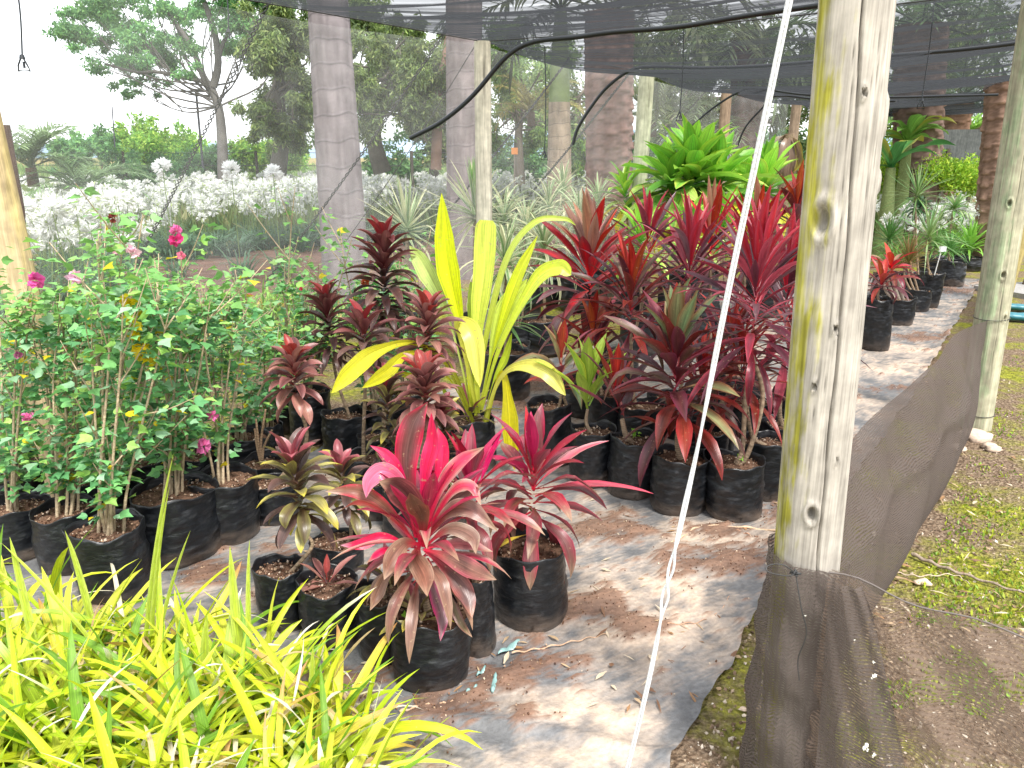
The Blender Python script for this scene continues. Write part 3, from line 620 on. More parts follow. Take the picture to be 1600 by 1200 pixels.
def corner_net():
    root = thing('corner_net', 'brown woven net wrapped round the front post foot and stretched to the lower right corner', 'shade net', p1b)
    # wrap round the post
    m = MB(); n, nv = 90, 90; a = np.linspace(R(120), R(345), n)[:, None]; t = np.linspace(0, 1, nv)[None]
    top = .70 - .03*np.clip((a-R(170))/R(160), 0, 1)
    z = top*t; wr = np.array([[nzv((math.cos(q)*1.5, math.sin(q)*1.5, zz*4), 1.3, 4) for zz in z[i]] for i, q in enumerate(a[:, 0])])
    rr = .092+.026*(1-t)+.010*wr+.006*np.sin(z*30+a*2) + .02*np.exp(-((a-R(300))/.25)**2)*(1-t)
    p = np.stack([p1b[0]-.025*z+np.cos(a)*rr, p1b[1]+np.sin(a)*rr, z+0*a], -1)
    m.add(p.reshape(-1, 3), grid(n, nv), V(1, 1, 1), np.stack([a*.1+0*t, z+.02*wr], -1).reshape(-1, 2))
    m.build('wrapped_net', M_SKIRT, root)
    # stretched panel with a fold running down from the tie
    m = MB(); n, nv = 150, 90; s = np.linspace(0, 1, n)[:, None]; t = np.linspace(0, 1, nv)[None]
    A = V(.722, 1.555, 0); B = V(2.05, .78, 0); q = A[None]*(1-s)+B[None]*s; nr = V(-.5, -.85, 0); L = 1.5
    top = .695 - .02*s + .012*np.sin(s*40)*np.exp(-s*3) - .035*np.sin(np.pi*np.clip(s*1.4, 0, 1)); z = top*t
    fd = np.zeros((n, nv))
    for i in range(n):
        for j in range(nv):
            fd[i, j] = nzv((s[i, 0]*L*2.2+(1-t[0, j])*1.1, t[0, j]*1.1, 2), 1.6, 4)
    line = np.exp(-(((s*L)-(.10+.34*(1-t)))/.035)**2); line2 = np.exp(-(((s*L)-(.26+.52*(1-t)))/.05)**2)
    off = .012*fd + .04*line + .03*line2 + .006*np.sin((s*L*1.2+t*.8)*60)*np.exp(-s*2.5)
    p = np.zeros((n, nv, 3)); p[..., 0] = q[:, 0:1]+nr[0]*off; p[..., 1] = q[:, 1:2]+nr[1]*off; p[..., 2] = z+.004
    m.add(p.reshape(-1, 3), grid(n, nv), V(1, 1, 1), np.stack([s*L+0*t+.02*fd, z+.10*s*L+.03*fd], -1).reshape(-1, 2))
    m.build('net_panel', M_SKIRT2, root)
    # second layer near the post: the overlapping fold reads denser
    m = MB(); n, nv = 60, 80; s = np.linspace(0, 1, n)[:, None]; t = np.linspace(0, 1, nv)[None]
    w0 = .03+.16*(1-t); x = w0*.2 + s*(w0*.8+.05*(1-t)**.5+.04); q0 = A[None, None]+(B-A)[None, None]/L*x[..., None]
    off = .03+.018*np.sin(s*np.pi)+.006*np.sin(s*14+t*9); zz = (.688*t+.0*s)
    p = q0 + nr*off[..., None]; p[..., 2] = zz+.004
    m.add(p.reshape(-1, 3), grid(n, nv), V(1, 1, 1), np.stack([x, zz+.12*x], -1).reshape(-1, 2))
    m.build('net_fold', M_SKIRT, root)
    m = MB(); e = A[None]*(1-np.linspace(0, 1, 50)[:, None])+B[None]*np.linspace(0, 1, 50)[:, None]
    sl = np.linspace(0, 1, 50); e[:, 2] = .697-.02*sl+.012*np.sin(sl*40)*np.exp(-sl*3)-.035*np.sin(np.pi*np.clip(sl*1.4, 0, 1)); e[:, 0] += nr[0]*.01; e[:, 1] += nr[1]*.01
    tube(m, e, .002, V(0, 0, 0), 6); m.build('hem_cord', mat('hem', .8, .2, base=(.14, .12, .11)), root)
    # knot and loose ends of wire
    m = MB(); kx = PY(1243, 895, 1.535)
    rk = np.random.default_rng(3); pts = kx + rk.normal(0, .004, (26, 3)); tube(m, spline(pts, 90), .0016, V(0, 0, 0), 5)
    tube(m, spline([kx, PY(1252, 950, 1.51), PY(1260, 990, 1.50), PY(1247, 1030, 1.50), PY(1249, 1063, 1.49)], 30), .0015, V(0, 0, 0), 5)
    tube(m, spline([kx, PY(1222, 882, 1.53), PY(1200, 884, 1.53), PY(1201, 894, 1.52), PY(1232, 900, 1.52), kx], 30), .0014, V(0, 0, 0), 5)
    m.build('tie_wire', M_WIRE, root)
    rk = np.random.default_rng(8)
    for (x, y, s_) in ((1366, 1057, .006), (1353, 1168, .009), (1366, 1180, .006), (1365, 1035, .003), (1335, 1000, .002), (1258, 962, .0018)):
        m = MB(); c0 = P(x, y, .1); # on the net plane
        d = ray(x, y); nn = V(nr[0], nr[1], 0); nn /= np.linalg.norm(nn); tt = ((A+nn*.055-V(0, 0, CH))@nn)/(d@nn); c0 = V(0, 0, CH)+d*tt
        n_ = 12; crumbs(m, c0+rk.normal(0, s_*.5, (n_, 3))*V(1, .3, 1), s_*.4, s_*.9, np.tile(V(.8, .78, .7), (n_, 1)), rk)
        m.build('lichen_spot', M_STONE, root, False)
corner_net()

# ---------------------------------------------------------------- trees and far plants
def leafcloud(mb, ctr, rad, n, size, cols, rng, elong=1., droop=0., flat=1.):
    ctr = np.atleast_2d(ctr); rad = np.broadcast_to(rad, (len(ctr),)); wts = rad**2/np.sum(rad**2)
    k = rng.choice(len(ctr), n, p=wts)
    d = rng.normal(size=(n, 3)); d /= np.linalg.norm(d, axis=1)[:, None]
    rr = rng.random(n)**.45
    # uneven outline: radius depends on direction
    pos = ctr[k] + d*(rad[k]*rr*(1+.35*np.sin(d[:, 0]*5+k)*np.cos(d[:, 2]*6+k*2)))[:, None]*V(1, 1, flat)
    ld = rdir(rng, n); ld[:, 2] -= droop; ld /= np.linalg.norm(ld, axis=1)[:, None]
    c = cols[rng.integers(0, len(cols), n)]*(.72+.56*((k*0.618) % 1))[:, None]*rng.uniform(.75, 1.25, (n, 1))
    tv = DIA_V*V(1, elong, 1)
    scatter(mb, tv, DIA_F, pos, frames(ld, rdir(rng, n)), size*rng.uniform(.6, 1.4, n), c)
def tree(name, label, cat, Y, trunk, r0, clumps, nleaf, lsize, cols, seed, branches=True, jit=1.6, elong=1., droop=.3, flat=1., bark=V(.16, .13, .10), group=None, r1=.4, subs=3, spread=1.):
    rng = np.random.default_rng(seed)
    tp = spline([PY(x, y, Y) for x, y in trunk], 14); sc = depth(tp[-1])/F
    base = tp[0].copy()
    root = thing(name, label, cat, base, group)
    m = MB(); tube(m, tp, np.linspace(r0, r0*r1, len(tp)), bark, 12)
    ctr = []; rad = []
    for (x, y, r) in clumps:
        c = PY(x, y, Y+rng.uniform(-jit, jit)); ctr.append(c); rad.append(r*sc)
        if branches:
            i = int(np.clip(len(tp)*rng.uniform(.6, .98), 0, len(tp)-1)); s = tp[i]
            mid = s*.5+c*.5+V(rng.normal(0, .3), rng.normal(0, .3), -.12*np.linalg.norm(c-s))
            q = spline([s, mid, c], 9); tube(m, q, np.linspace(r0*.20, r0*.05, 9), bark, 6, False)
            for _ in range(subs):
                e = c+rng.normal(0, r*sc*.5, 3); j = rng.integers(4, 8)
                tube(m, spline([q[j], (q[j]+e)/2+rng.normal(0, .08, 3), e], 6), np.linspace(r0*.11, r0*.025, 6), bark, 5, False)
    # break every clump in smaller ones for an uneven outline
    C2 = []; R2 = []
    for c, r in zip(ctr, rad):
        for _ in range(7):
            C2.append(c+rng.normal(0, .62*r*spread**.6, 3)*V(1, 1, flat)); R2.append(r*rng.uniform(.25, .55)*spread)
    m.build('trunk', M_TRUNK, root)
    m = MB(); leafcloud(m, np.array(C2), np.array(R2), nleaf, lsize, cols, rng, elong, droop, flat)
    m.build('crown', M_TREE, root, False); return root
def rclumps(rng, x0, x1, y0, y1, n, r, holes=()):
    out = []
    while len(out) < n:
        x, y = rng.uniform(x0, x1), rng.uniform(y0, y1)
        if any((x-a)**2+(y-b)**2 < c*c for a, b, c in holes): continue
        out.append((x, y, r*rng.uniform(.7, 1.3)))
    return out
rg = np.random.default_rng(77)
OL = np.array([[.14, .21, .06], [.20, .28, .08], [.09, .14, .05], [.28, .34, .12], [.16, .22, .10]])
BG = np.array([[.15, .32, .12], [.20, .38, .13], [.10, .23, .10]])
LG = np.array([[.30, .52, .08], [.22, .44, .08], [.42, .58, .11], [.15, .32, .06]])
tree('spreading_tree', 'flat spreading feathery tree with forked grey trunk left of the palm trunks', 'tree', 21, [(349, 285), (347, 220), (342, 170), (330, 135)], .15,
     [(120, 60, 26), (150, 75, 24), (185, 50, 30), (225, 60, 28), (170, 20, 22), (215, 95, 28), (240, 130, 18), (205, 140, 16), (255, 90, 26), (280, 60, 22), (125, 28, 20), (240, 20, 26), (290, 15, 25), (330, 10, 30), (375, 30, 26), (360, 75, 20), (395, 60, 25), (340, -30, 40), (250, -40, 40), (160, -30, 40), (410, 10, 30), (290, 110, 12)],
     40000, .105, BG*1.25, 3, jit=1.5, flat=.55, spread=1.5, bark=V(.15, .14, .13), r1=.6, elong=.9)
m_ = MB()
for pts, ra in (([(331, 138), (318, 120), (300, 75), (270, 30), (245, -10)], .10), ([(333, 136), (341, 100), (335, 50), (318, 0), (305, -30)], .11), ([(326, 128), (290, 122), (245, 112), (215, 113), (165, 100)], .06), ([(341, 95), (352, 60), (385, 20), (395, -10)], .06), ([(318, 120), (300, 100), (283, 85)], .03)):
    q = spline([PY(x, y, 21) for x, y in pts], 12); tube(m_, q, np.linspace(ra, ra*.45, 12), V(.14, .13, .12), 8, False)
o_ = [o for o in bpy.data.objects if o.name.startswith('spreading_tree')][0]; m_.build('limb', M_TRUNK, o_)
tree('leafy_tree', 'olive-leaved tree with drooping branches just right of the spreading tree', 'tree', 19, [(432, 285), (440, 210), (430, 150), (450, 90)], .22,
     rclumps(rg, 395, 480, 20, 220, 22, 26, [(400, 130, 22), (470, 130, 12)]), 24000, .12, OL, 11, elong=.7, droop=.8, bark=V(.12, .11, .09))
tree('leafy_tree', 'grey-green tree with twisting dark limbs between the two big palm trunks', 'tree', 17, [(598, 270), (585, 220), (590, 160), (620, 100)], .20,
     rclumps(rg, 545, 700, 35, 180, 32, 28, [(625, 190, 22), (560, 95, 14), (650, 60, 14), (600, 235, 25)]), 32000, .11, OL, 12, elong=.7, droop=.8, bark=V(.12, .11, .09))
tree('leafy_tree', 'tall olive tree whose crown passes behind the big left palm trunk', 'tree', 23, [(505, 285), (510, 200), (520, 120)], .2,
     rclumps(rg, 430, 600, -30, 200, 26, 32, [(430, 190, 30), (590, 200, 20)]), 22000, .15, OL*1.15, 13, elong=.7, droop=.8)
tree('leafy_tree', 'brighter green tree right of the slender pale post', 'tree', 21, [(812, 290), (810, 220), (815, 150)], .16,
     rclumps(rg, 775, 860, 60, 230, 18, 26, [(850, 130, 14)]), 14000, .13, OL*1.1+V(.03, .08, 0), 14, elong=.8, droop=.6)
tree('leafy_tree', 'dull olive tree between the second palm trunk and the grey-green tree', 'tree', 24, [(680, 290), (675, 220), (680, 150)], .16,
     rclumps(rg, 640, 760, 70, 250, 18, 28, [(640, 200, 20)]), 14000, .15, OL*.95, 15, elong=.8, droop=.6)
tree('leafy_tree', 'dark leafy tree seen through the net right of the shaggy palm trunk', 'tree', 22, [(1060, 290), (1060, 220), (1070, 150)], .2,
     rclumps(rg, 990, 1280, 60, 250, 30, 34, [(1180, 120, 25)]), 20000, .17, OL*.9, 16, elong=.8, droop=.6)
tree('leafy_tree', 'hazy tree far beyond the palms in the middle', 'tree', 30, [(900, 290), (900, 220), (905, 150)], .2,
     rclumps(rg, 830, 1000, 80, 270, 18, 34), 12000, .2, OL*1.1, 17, elong=.8, droop=.6)
tree('leafy_tree', 'tree rising behind the banana plant on the right', 'tree', 30, [(1480, 270), (1470, 180), (1470, 90)], .25,
     rclumps(rg, 1370, 1640, 20, 200, 22, 40, [(1580, 190, 40)]), 16000, .2, OL*1.1, 18, elong=.8, droop=.6)
m_ = MB(); tube(m_, spline([PY(681, 265, 16), PY(686, 150, 16), PY(700, 70, 16), PY(703, 30, 16)], 12), np.linspace(.11, .07, 12), V(.24, .15, .11), 10)
tag(m_.build('bare_trunk', M_TRUNK), 'slim reddish bare trunk just left of the second palm trunk', 'tree trunk')
# hedge of shrubs at the far left
HD = [('rounded yellow-green shrub in the far hedge, left of the spreading tree', 245, 225, 55, 26, LG), ('bluish-green shrub at the left end of the far hedge', 115, 235, 30, 26, BG*1.15), ('dull green shrub with a pointed top in the far hedge', 160, 225, 32, 27, BG*1.25),
      ('pale green shrub in the middle of the far hedge', 200, 218, 42, 28, LG*.9), ('light tufted shrub with yellow tips in the far hedge', 285, 232, 45, 27, LG*1.05), ('green shrub right of the spreading tree trunk', 385, 240, 36, 26, LG*.8),
      ('dark green shrub at the foot of the spreading tree', 325, 250, 30, 25, BG), ('pale shrub against the left palm trunk', 440, 240, 40, 26, LG*.85), ('dark bush in front of the hedge below the yellow-green shrub', 215, 262, 40, 24, BG*.9), ('dark bush behind the middle of the flower bed', 290, 266, 40, 24, BG*.85),
      ('bush filling the gap between the big palm trunks', 620, 262, 50, 24, BG*.9), ('dull bush beside the pale slender post', 815, 255, 45, 25, BG*.9), ('yellowish bush behind the shaggy palm trunk', 900, 240, 34, 20, LG*.7), ('green bush behind the withered banana stump', 1255, 230, 45, 24, BG), ('bright bush far behind the banana plant', 1400, 225, 45, 26, LG), ('yellow-green bush behind the grey board', 1470, 232, 45, 27, LG*1.1), ('pale bush behind the leaning palm at the right', 1560, 228, 50, 26, LG), ('dark bush between the pale greenish post and the big green plant', 1030, 235, 45, 22, BG), ('dark bush right of the big green plant', 1180, 235, 45, 22, BG*.9), ('bush at the far right edge beyond the posts', 1640, 225, 50, 26, LG*.9), ('hazy bush filling the gap left of the shaggy palm trunk', 850, 262, 40, 24, BG)]
for i, (lb, x, y, r, Y, cl) in enumerate(HD):
    rr = np.random.default_rng(200+i)
    tree('shrub', lb, 'shrub', Y, [(x, 290), (x, y+15)], .05, [(x+rr.uniform(-.7, .7)*r, y+rr.uniform(-.4, .9)*r*.6, r*rr.uniform(.35, .6)) for _ in range(11)], 4500, .13, cl, 300+i, subs=1, jit=1.2, elong=1.1, droop=0, group='shrubs of the far hedge')
# palms
def frond(mb, p, az, el, L, bend, ll, n, col, rng, droop=.5, w=.03, r=.02, two=True):
    t = np.linspace(0, 1, 14); ang = el-bend*t**1.3; d = np.stack([np.cos(az)*np.cos(ang), np.sin(az)*np.cos(ang), np.sin(ang)], 1)
    pos = np.vstack([[0, 0, 0], np.cumsum((d[1:]+d[:-1])/2, 0)*L/13]) + p
    tube(mb, pos, np.linspace(r, r*.2, 14), col*.9, 5, False)
    ks = np.linspace(.14, .99, n)
    for k in ks:
        q = np.array([np.interp(k, t, pos[:, j]) for j in range(3)]); a_ = np.interp(k, t, ang)
        for sg in (-1, 1):
            l = ll*(.55+.45*math.sin(math.pi*min(1, k*1.05+.05)))*rng.uniform(.85, 1.1)
            leaf(mb, q, az+sg*(1.15-.5*k)+rng.normal(0, .08), a_*.6+.15+rng.normal(0, .12), l, w, droop+rng.normal(0, .15), 'sword', cm=col*rng.uniform(.75, 1.25), n=4, m=3, wave=0, fold=.2)
def palm(name, label, Y, px, py0, py1, r0, r1, cols, rough=False, crownshaft=None, fronds=0, seed=1, L=2.6, fcol=V(.10, .16, .06), lean=0, bulge=0., cat='palm', el=(.2, 1.2), ll=.6):
    rng = np.random.default_rng(seed); a = PY(px, py0, Y); b = PY(px+lean, py1, Y); a[2] = 0
    root = thing(name, label, cat, (a[0], a[1], a[2]))
    n, ns = (150 if rough else 420), 48; t = np.linspace(0, 1, n)[:, None]; an = np.linspace(0, 2*np.pi, ns, endpoint=False)[None]
    H = np.linalg.norm(b-a); rr = (r0*(1-t)+r1*t)*(1+bulge*np.sin(np.pi*t))*np.ones_like(an)
    z = t*H
    if rough:
        pa = an/(2*np.pi)*10 + 0*z; ph = pa % 1; ci = np.floor(pa) % 10; zq = z*5.5+.5*(ci % 2)+.35*((np.sin(ci*7.7)*99) % 1)
        k = np.floor(zq); fr = zq % 1; cr_ = (np.sin(k*12.99+ci*78.2)*4375.5) % 1; sc_ = (.04+.13*cr_)*(1-fr*(.5+.5*cr_))*np.clip(1.25-np.abs(ph-.5)*(1.6+fr*2.4), 0, 1)
        rr = rr*(.92+sc_+.05*rng.random((n, ns))); c = np.asarray(cols)*(.45+2.8*sc_[..., None]+.25*rng.random((n, ns, 1)))
    else:
        ring = (z*4.6+.07*np.sin(an*2+z*3)+.15*np.sin(z*2.1)+.05*np.sin(an*5+z)) % 1
        rr = rr*(1+.022*ring+.01*np.sin(an*3+z)); c = np.asarray(cols)*(.92+.16*ring[..., None]-.55*np.exp(-((ring-.95)/.04)**2)[..., None]+.10*rng.random((n, ns, 1)))
        st = np.array([[nzv((math.cos(q)*6, math.sin(q)*6, zz*2.2+seed), 1, 3) for q in an[0]] for zz in z[:, 0]]); c = c*(1+.28*st[..., None])
    ctr = a*(1-t)+b*t
    vv = ctr[:, None]+np.stack([np.cos(an)*rr, np.sin(an)*rr, 0*rr], -1)
    m = MB(); m.add(vv.reshape(-1, 3), grid(n, ns, True), c.reshape(-1, 3)); m.build('trunk', M_TRUNK, root)
    top = b
    if crownshaft is not None:
        top = b+V(0, 0, crownshaft); m = MB(); tube(m, [b, b+V(0, 0, .1), b+V(0, 0, crownshaft*.5), top], [r1*.98, r1*1.0, r1*.85, r1*.55], V(.20, .27, .10), 20); m.build('crownshaft', mat('crownshaft', .5, .4, vary=.15), root)
    if fronds:
        m = MB()
        for i in range(fronds):
            frond(m, top, i*2.399+rng.normal(0, .1), rng.uniform(*el), L*rng.uniform(.8, 1.1), rng.uniform(1.0, 1.9), ll, 30, fcol*rng.uniform(.8, 1.3), rng, w=.05)
        m.build('fronds', M_TREE, root)
    return root
palm('royal_palm', 'thick smooth ringed grey palm trunk, the biggest, left of centre', 7.8, 545, 500, -260, .238, .155, V(.20, .175, .18), lean=-50, seed=4, bulge=.02, crownshaft=1.4, fronds=12, fcol=V(.08, .15, .04), el=(.3, 1.2))
palm('royal_palm', 'second smooth grey palm trunk, half hidden by the slender pale post', 10.6, 726, 470, -200, .24, .22, V(.20, .17, .17), lean=-1, seed=5, crownshaft=1.4, fronds=12, el=(.3, 1.2))
palm('royal_palm', 'slimmer palm with green crownshaft and orange ringed trunk in the middle', 15.5, 874, 340, 160, .27, .20, V(.34, .27, .20), seed=6, crownshaft=1.6, fronds=16, fcol=V(.11, .15, .07), L=2.4, el=(-.2, 1.3))
palm('shaggy_palm', 'rough reddish-brown date palm trunk left of the pale greenish post', 12.0, 952, 380, 20, .34, .36, V(.34, .21, .18), rough=True, fronds=12, L=2.6, seed=7, fcol=V(.16, .19, .10), el=(-.2, 1.1), crownshaft=None)
palm('shaggy_palm', 'scaly brown palm trunk behind the bright hedge on the right', 17.5, 1476, 262, 158, .34, .30, V(.33, .20, .14), rough=True, seed=8, lean=22, fronds=9, L=2., fcol=V(.14, .22, .08))
palm('shaggy_palm', 'leaning brown palm trunk wide at the top beside the right posts', 11.5, 1560, 330, 120, .22, .25, V(.36, .23, .17), rough=True, seed=9, lean=12)
palm('fan_palm', 'grey palm behind the roof net at the upper right with hanging fronds', 16, 1170, 300, 60, .3, .34, V(.28, .17, .15), rough=True, fronds=16, L=2.4, seed=10, fcol=V(.15, .20, .10), el=(-.6, .9))
palm('fan_palm', 'shadowy palm high behind the roof net right of the front post', 14, 1440, 300, 40, .36, .42, V(.28, .19, .16), rough=True, fronds=12, L=2.4, seed=21, fcol=V(.12, .20, .08), el=(-.3, 1.0))
def bush_palm(label, px, py, Y, n, L, col, seed, name='young_palm', ll=.35, el=(.3, 1.35), base=0.):
    rng = np.random.default_rng(seed); p = PY(px, py, Y); p[2] = max(p[2], 0)
    root = thing(name, label, 'palm', p); m = MB()
    for i in range(n):
        frond(m, p, i*2.399, rng.uniform(*el), L*rng.uniform(.8, 1.15), rng.uniform(.9, 1.6), ll, 22, col*rng.uniform(.8, 1.25), rng, w=.03, r=.012)
    m.build('fronds', M_TREE, root)
    m = MB(); tube(m, [p-V(0, 0, .3 if p[2] > .3 else 0), p], [.09, .08], V(.15, .1, .07), 10); m.build('trunk', M_TRUNK, root)
bush_palm('feathery young palm against the left edge behind the white flowers', 48, 262, 13, 20, 1.15, V(.20, .28, .14), 31)
bush_palm('low arching young palm in front of the hedge', 128, 300, 13, 20, 1.1, V(.18, .27, .13), 32)
bush_palm('dusty young palm behind the big green foliage plant', 1120, 200, 16, 18, 1.8, V(.22, .30, .15), 33, ll=.5)
bush_palm('young palm between the shaggy trunk and the pale greenish post', 1020, 190, 16.5, 18, 1.8, V(.28, .33, .16), 34, ll=.5)
bush_palm('golden fronded palm right of the slender pale post', 830, 175, 18, 16, 1.3, V(.36, .32, .10), 35, ll=.4)
bush_palm('pale blue-green palm between the right posts in the distance', 1530, 190, 22, 18, 2.0, V(.25, .36, .28), 36, ll=.5)
bush_palm('small bright palm behind the grey board on the right', 1505, 215, 20, 16, 1.1, V(.24, .42, .08), 37, ll=.35)
# banana plants
def banana(label, px, py, Y, n, L, seed, ph=0., col=V(.14, .34, .06), els=(.1, 1.2), dead=False):
    rng = np.random.default_rng(seed); p = PY(px, py, Y); g_ = V(p[0], p[1], 0)
    root = thing('banana_plant', label, 'banana plant', g_)
    m = MB(); tube(m, [g_, (g_+p)/2+V(.03, 0, 0), p], [.13, .11, .07], V(.25, .19, .12) if dead else V(.2, .25, .10), 14)
    m.build('stem', M_BARK, root); m = MB()
    for i in range(n):
        az = ph+i*2.399; e = rng.uniform(*els); l = L*rng.uniform(.7, 1.1)
        q = V(.42, .38, .06) if rng.random() < .35 else col*.8
        for sg in (0,):
            leaf(m, p, az, e, l, l*.26, rng.uniform(.9, 1.7), 'broad', cb=col*1.2, cm=col*rng.uniform(.7, 1.3), ce=q, ct=q, n=22, m=7, fold=.35, wave=.18, twist=rng.uniform(-.4, .4))
    m.build('leaves', M_LEAF, root)
banana('banana plant with tattered yellow-edged leaves right of the front post', 1418, 222, 13.5, 14, .85, 41, ph=.3, col=V(.20, .42, .08))
banana('lower banana plant with dark green leaves beside the front post', 1392, 262, 12.5, 9, .95, 42, ph=1.2, col=V(.07, .25, .07))
banana('withered banana stump with dry hanging leaves left of the front post', 1232, 210, 12.5, 8, .9, 43, col=V(.30, .21, .15), els=(-1.4, -.3), dead=True)
# dark hut-like board, rolls, tray, etc.
m_ = MB(); c_ = PY(1506, 232, 16); box(m_, c_, .42, .03, .36, V(.16, .17, .17), R(-15))
for q in (-.28, .28): box(m_, V(c_[0]+q, c_[1]+.05, c_[2]/2), .03, .03, c_[2]/2, V(.12, .1, .08))
tag(m_.build('grey_board', M_WOOD, smooth=False), 'weathered grey board on legs behind the bright hedge', 'board')
def hedge():
    rng = np.random.default_rng(51); m = MB(); n = 26
    root = thing('clipped_hedge', 'bright lime green feathery low hedge in the sunny right distance', 'hedge', PY(1470, 300, 14))
    C_ = [PY(x, 272+rng.uniform(-10, 14), 14+rng.uniform(-.5, .8)) for x in np.linspace(1385, 1545, n)]; 
    leafcloud(m, np.array(C_), .25, 16000, .07, np.array([[.32, .52, .04], [.24, .45, .04], [.45, .58, .06]]), rng, .8, -.6)
    m.build('foliage', M_SOFT, root, False)
hedge()
m_ = MB()
for i, x in enumerate((1490, 1510, 1530, 1400, 1420)):
    c = P(x, 300, 0); tube(m_, [c, c+V(0, 0, .12)], [.16, .17], V(.05, .05, .05), 14)
    root = thing('seedling_tray', ['black seedling pot at the left foot of the bright hedge', 'black seedling pot under the middle of the bright hedge', 'black seedling pot under the right end of the bright hedge', 'black seedling pot beside the front post below the banana', 'second black seedling pot from the front post below the banana'][i], 'pot', c, 'black pots along the bright hedge')
    m_.build('pot', M_BAG, root); m_ = MB()
# wire fence at the back
root = thing('wire_fence', 'thin wire fence with dark posts behind the white flower bed', 'fence', P(400, 262))
FX = [(60, 24), (200, 24), (405, 23), (645, 22), (812, 22), (1000, 22)]
tops_ = []
for i, (x, Y) in enumerate(FX):
    b_ = PY(x, 300, Y); b_[2] = 0; m_ = MB(); t_ = V(b_[0], b_[1], 1.75); tube(m_, [b_, t_], .045, V(.07, .06, .05), 6); m_.build('fence_post', M_WOOD, root); tops_.append(t_)
for z in (1.7, 1.35, 1.0, .65, .3):
    m_ = MB(); tube(m_, [V(t[0], t[1], z) for t in tops_], .008, V(.3, .3, .3), 4); m_.build('wire', M_WIRE, root)
m_ = MB(); tube(m_, [PY(318, 270, 23.5), PY(306, 140, 23.5)], .035, V(.10, .10, .12), 6); tag(m_.build('thin_pole', M_WOOD), 'thin leaning dark pole left of the spreading tree trunk', 'pole')
m_ = MB(); tube(m_, [PY(181, 250, 24), PY(175, 166, 24)], .02, V(.10, .10, .12), 6); tag(m_.build('thin_pole', M_WOOD), 'faint thin pole standing in the hedge on the left', 'pole')
m_ = MB(); c_ = PY(804, 236, 15); box(m_, c_, .06, .01, .06, V(.75, .26, .04)); box(m_, V(c_[0], c_[1]+.02, c_[2]/2-.03), .012, .012, c_[2]/2-.03, V(.2, .17, .13))
tag(m_.build('orange_marker', M_PLASTIC, smooth=False), 'small orange square marker on a stake right of the slender post', 'marker')
# meadow behind the flower bed
gr = MB(); rng = np.random.default_rng(61); n = 26000
Y = rng.uniform(15.5, 30, n); X = rng.uniform(-16, 12, n); pos = np.stack([X, Y, 0*X], 1); d = rdir(rng, n, 2.2)
scatter(gr, DIA_V*V(1, .3, 1), DIA_F, pos, frames(d, rdir(rng, n)), rng.uniform(.25, .65, n), np.array([[.14, .20, .07], [.22, .27, .10], [.28, .28, .13]])[rng.integers(0, 3, n)])
n = 26000; Y = rng.uniform(30, 75, n); X = rng.uniform(-48, 40, n); pos = np.stack([X, Y, 0*X], 1)
scatter(gr, DIA_V*V(1, .5, 1), DIA_F, pos, frames(rdir(rng, n, 2.2), rdir(rng, n)), rng.uniform(.5, 1.3, n), np.array([[.14, .24, .08], [.20, .30, .10], [.24, .30, .13]])[rng.integers(0, 3, n)])
tag(gr.build('meadow_grass', M_TREE, smooth=False), 'long rough grass behind the flower bed', 'grass', kind='stuff')

# ---------------------------------------------------------------- white agapanthus bed
def agapanthus_proto(seed, heads, leafcol, H=.95, tall=False):
    rng = np.random.default_rng(seed)
    root = thing('agapanthus', 'x', 'agapanthus', (0, 0, 0)); m = MB()
    for i in range(34):
        leaf(m, V(rng.normal(0, .06), rng.normal(0, .06), 0), rng.uniform(0, 6.28), rng.uniform(.9, 1.45), rng.uniform(.38, .62), .024, rng.uniform(.9, 2.0), 'strap', cm=leafcol*rng.uniform(.7, 1.3), n=7, m=3, wave=0)
    m.build('leaves', M_STRAP, root)
    tv = np.array([[.30, 0, 0], [.75, .13, .03], [1, .04, .1], [.75, -.08, .0]])
    for h in range(heads):
        m = MB(); b = V(rng.normal(0, .1), rng.normal(0, .1), 0); top = b+V(rng.normal(0, .13), rng.normal(0, .13), H*rng.uniform(.62, 1.12))
        tube(m, spline([b, (b+top)/2+V(.02, 0, 0), top], 6), .005, V(.25, .35, .12), 5, False); m.build('flower_stem', M_STRAP, root)
        m = MB(); n = 21; d = rdir(rng, n, .35)
        d5 = np.repeat(d, 5, 0); ps = np.repeat(top[None], n*5, 0)
        u = rdir(rng, n*5); d5 = d5 + rng.normal(0, .16, d5.shape)
        scatter(m, tv, [[0, 1, 2, 3]], ps, frames(d5, u), rng.uniform(.085, .135, n*5), np.where(rng.random((n*5, 1)) < .86, V(.86, .87, .85)*rng.uniform(.8, 1.05), V(.42, .50, .24)))
        m.build('flower_head', M_PETAL, root, False)
    return root
protos = [agapanthus_proto(70+i, [5, 6, 5, 6][i], V(.10, .20, .10)) for i in range(4)]
rng = np.random.default_rng(71)
lbl = 'white agapanthus plant in the long flower bed behind the net wall'; grp = 'white agapanthus in the bed behind the net wall'
spots = []
tries = 0
while len(spots) < 298 and tries < 60000:
    tries += 1
    px = rng.uniform(-20, 1010)
    # near edge of the bed in picture rows, far edge beyond
    near = np.interp(px, [-20, 150, 230, 300, 520, 700, 1000], [500, 485, 435, 398, 386, 366, 338]); far = np.interp(px, [-20, 400, 1000], [345, 332, 318])
    py = rng.uniform(far, near); p = P(px, py, 0)
    if all((p[0]-q[0])**2+(p[1]-q[1])**2 > (.26)**2 for q in spots): spots.append(p)
used = [False]*4
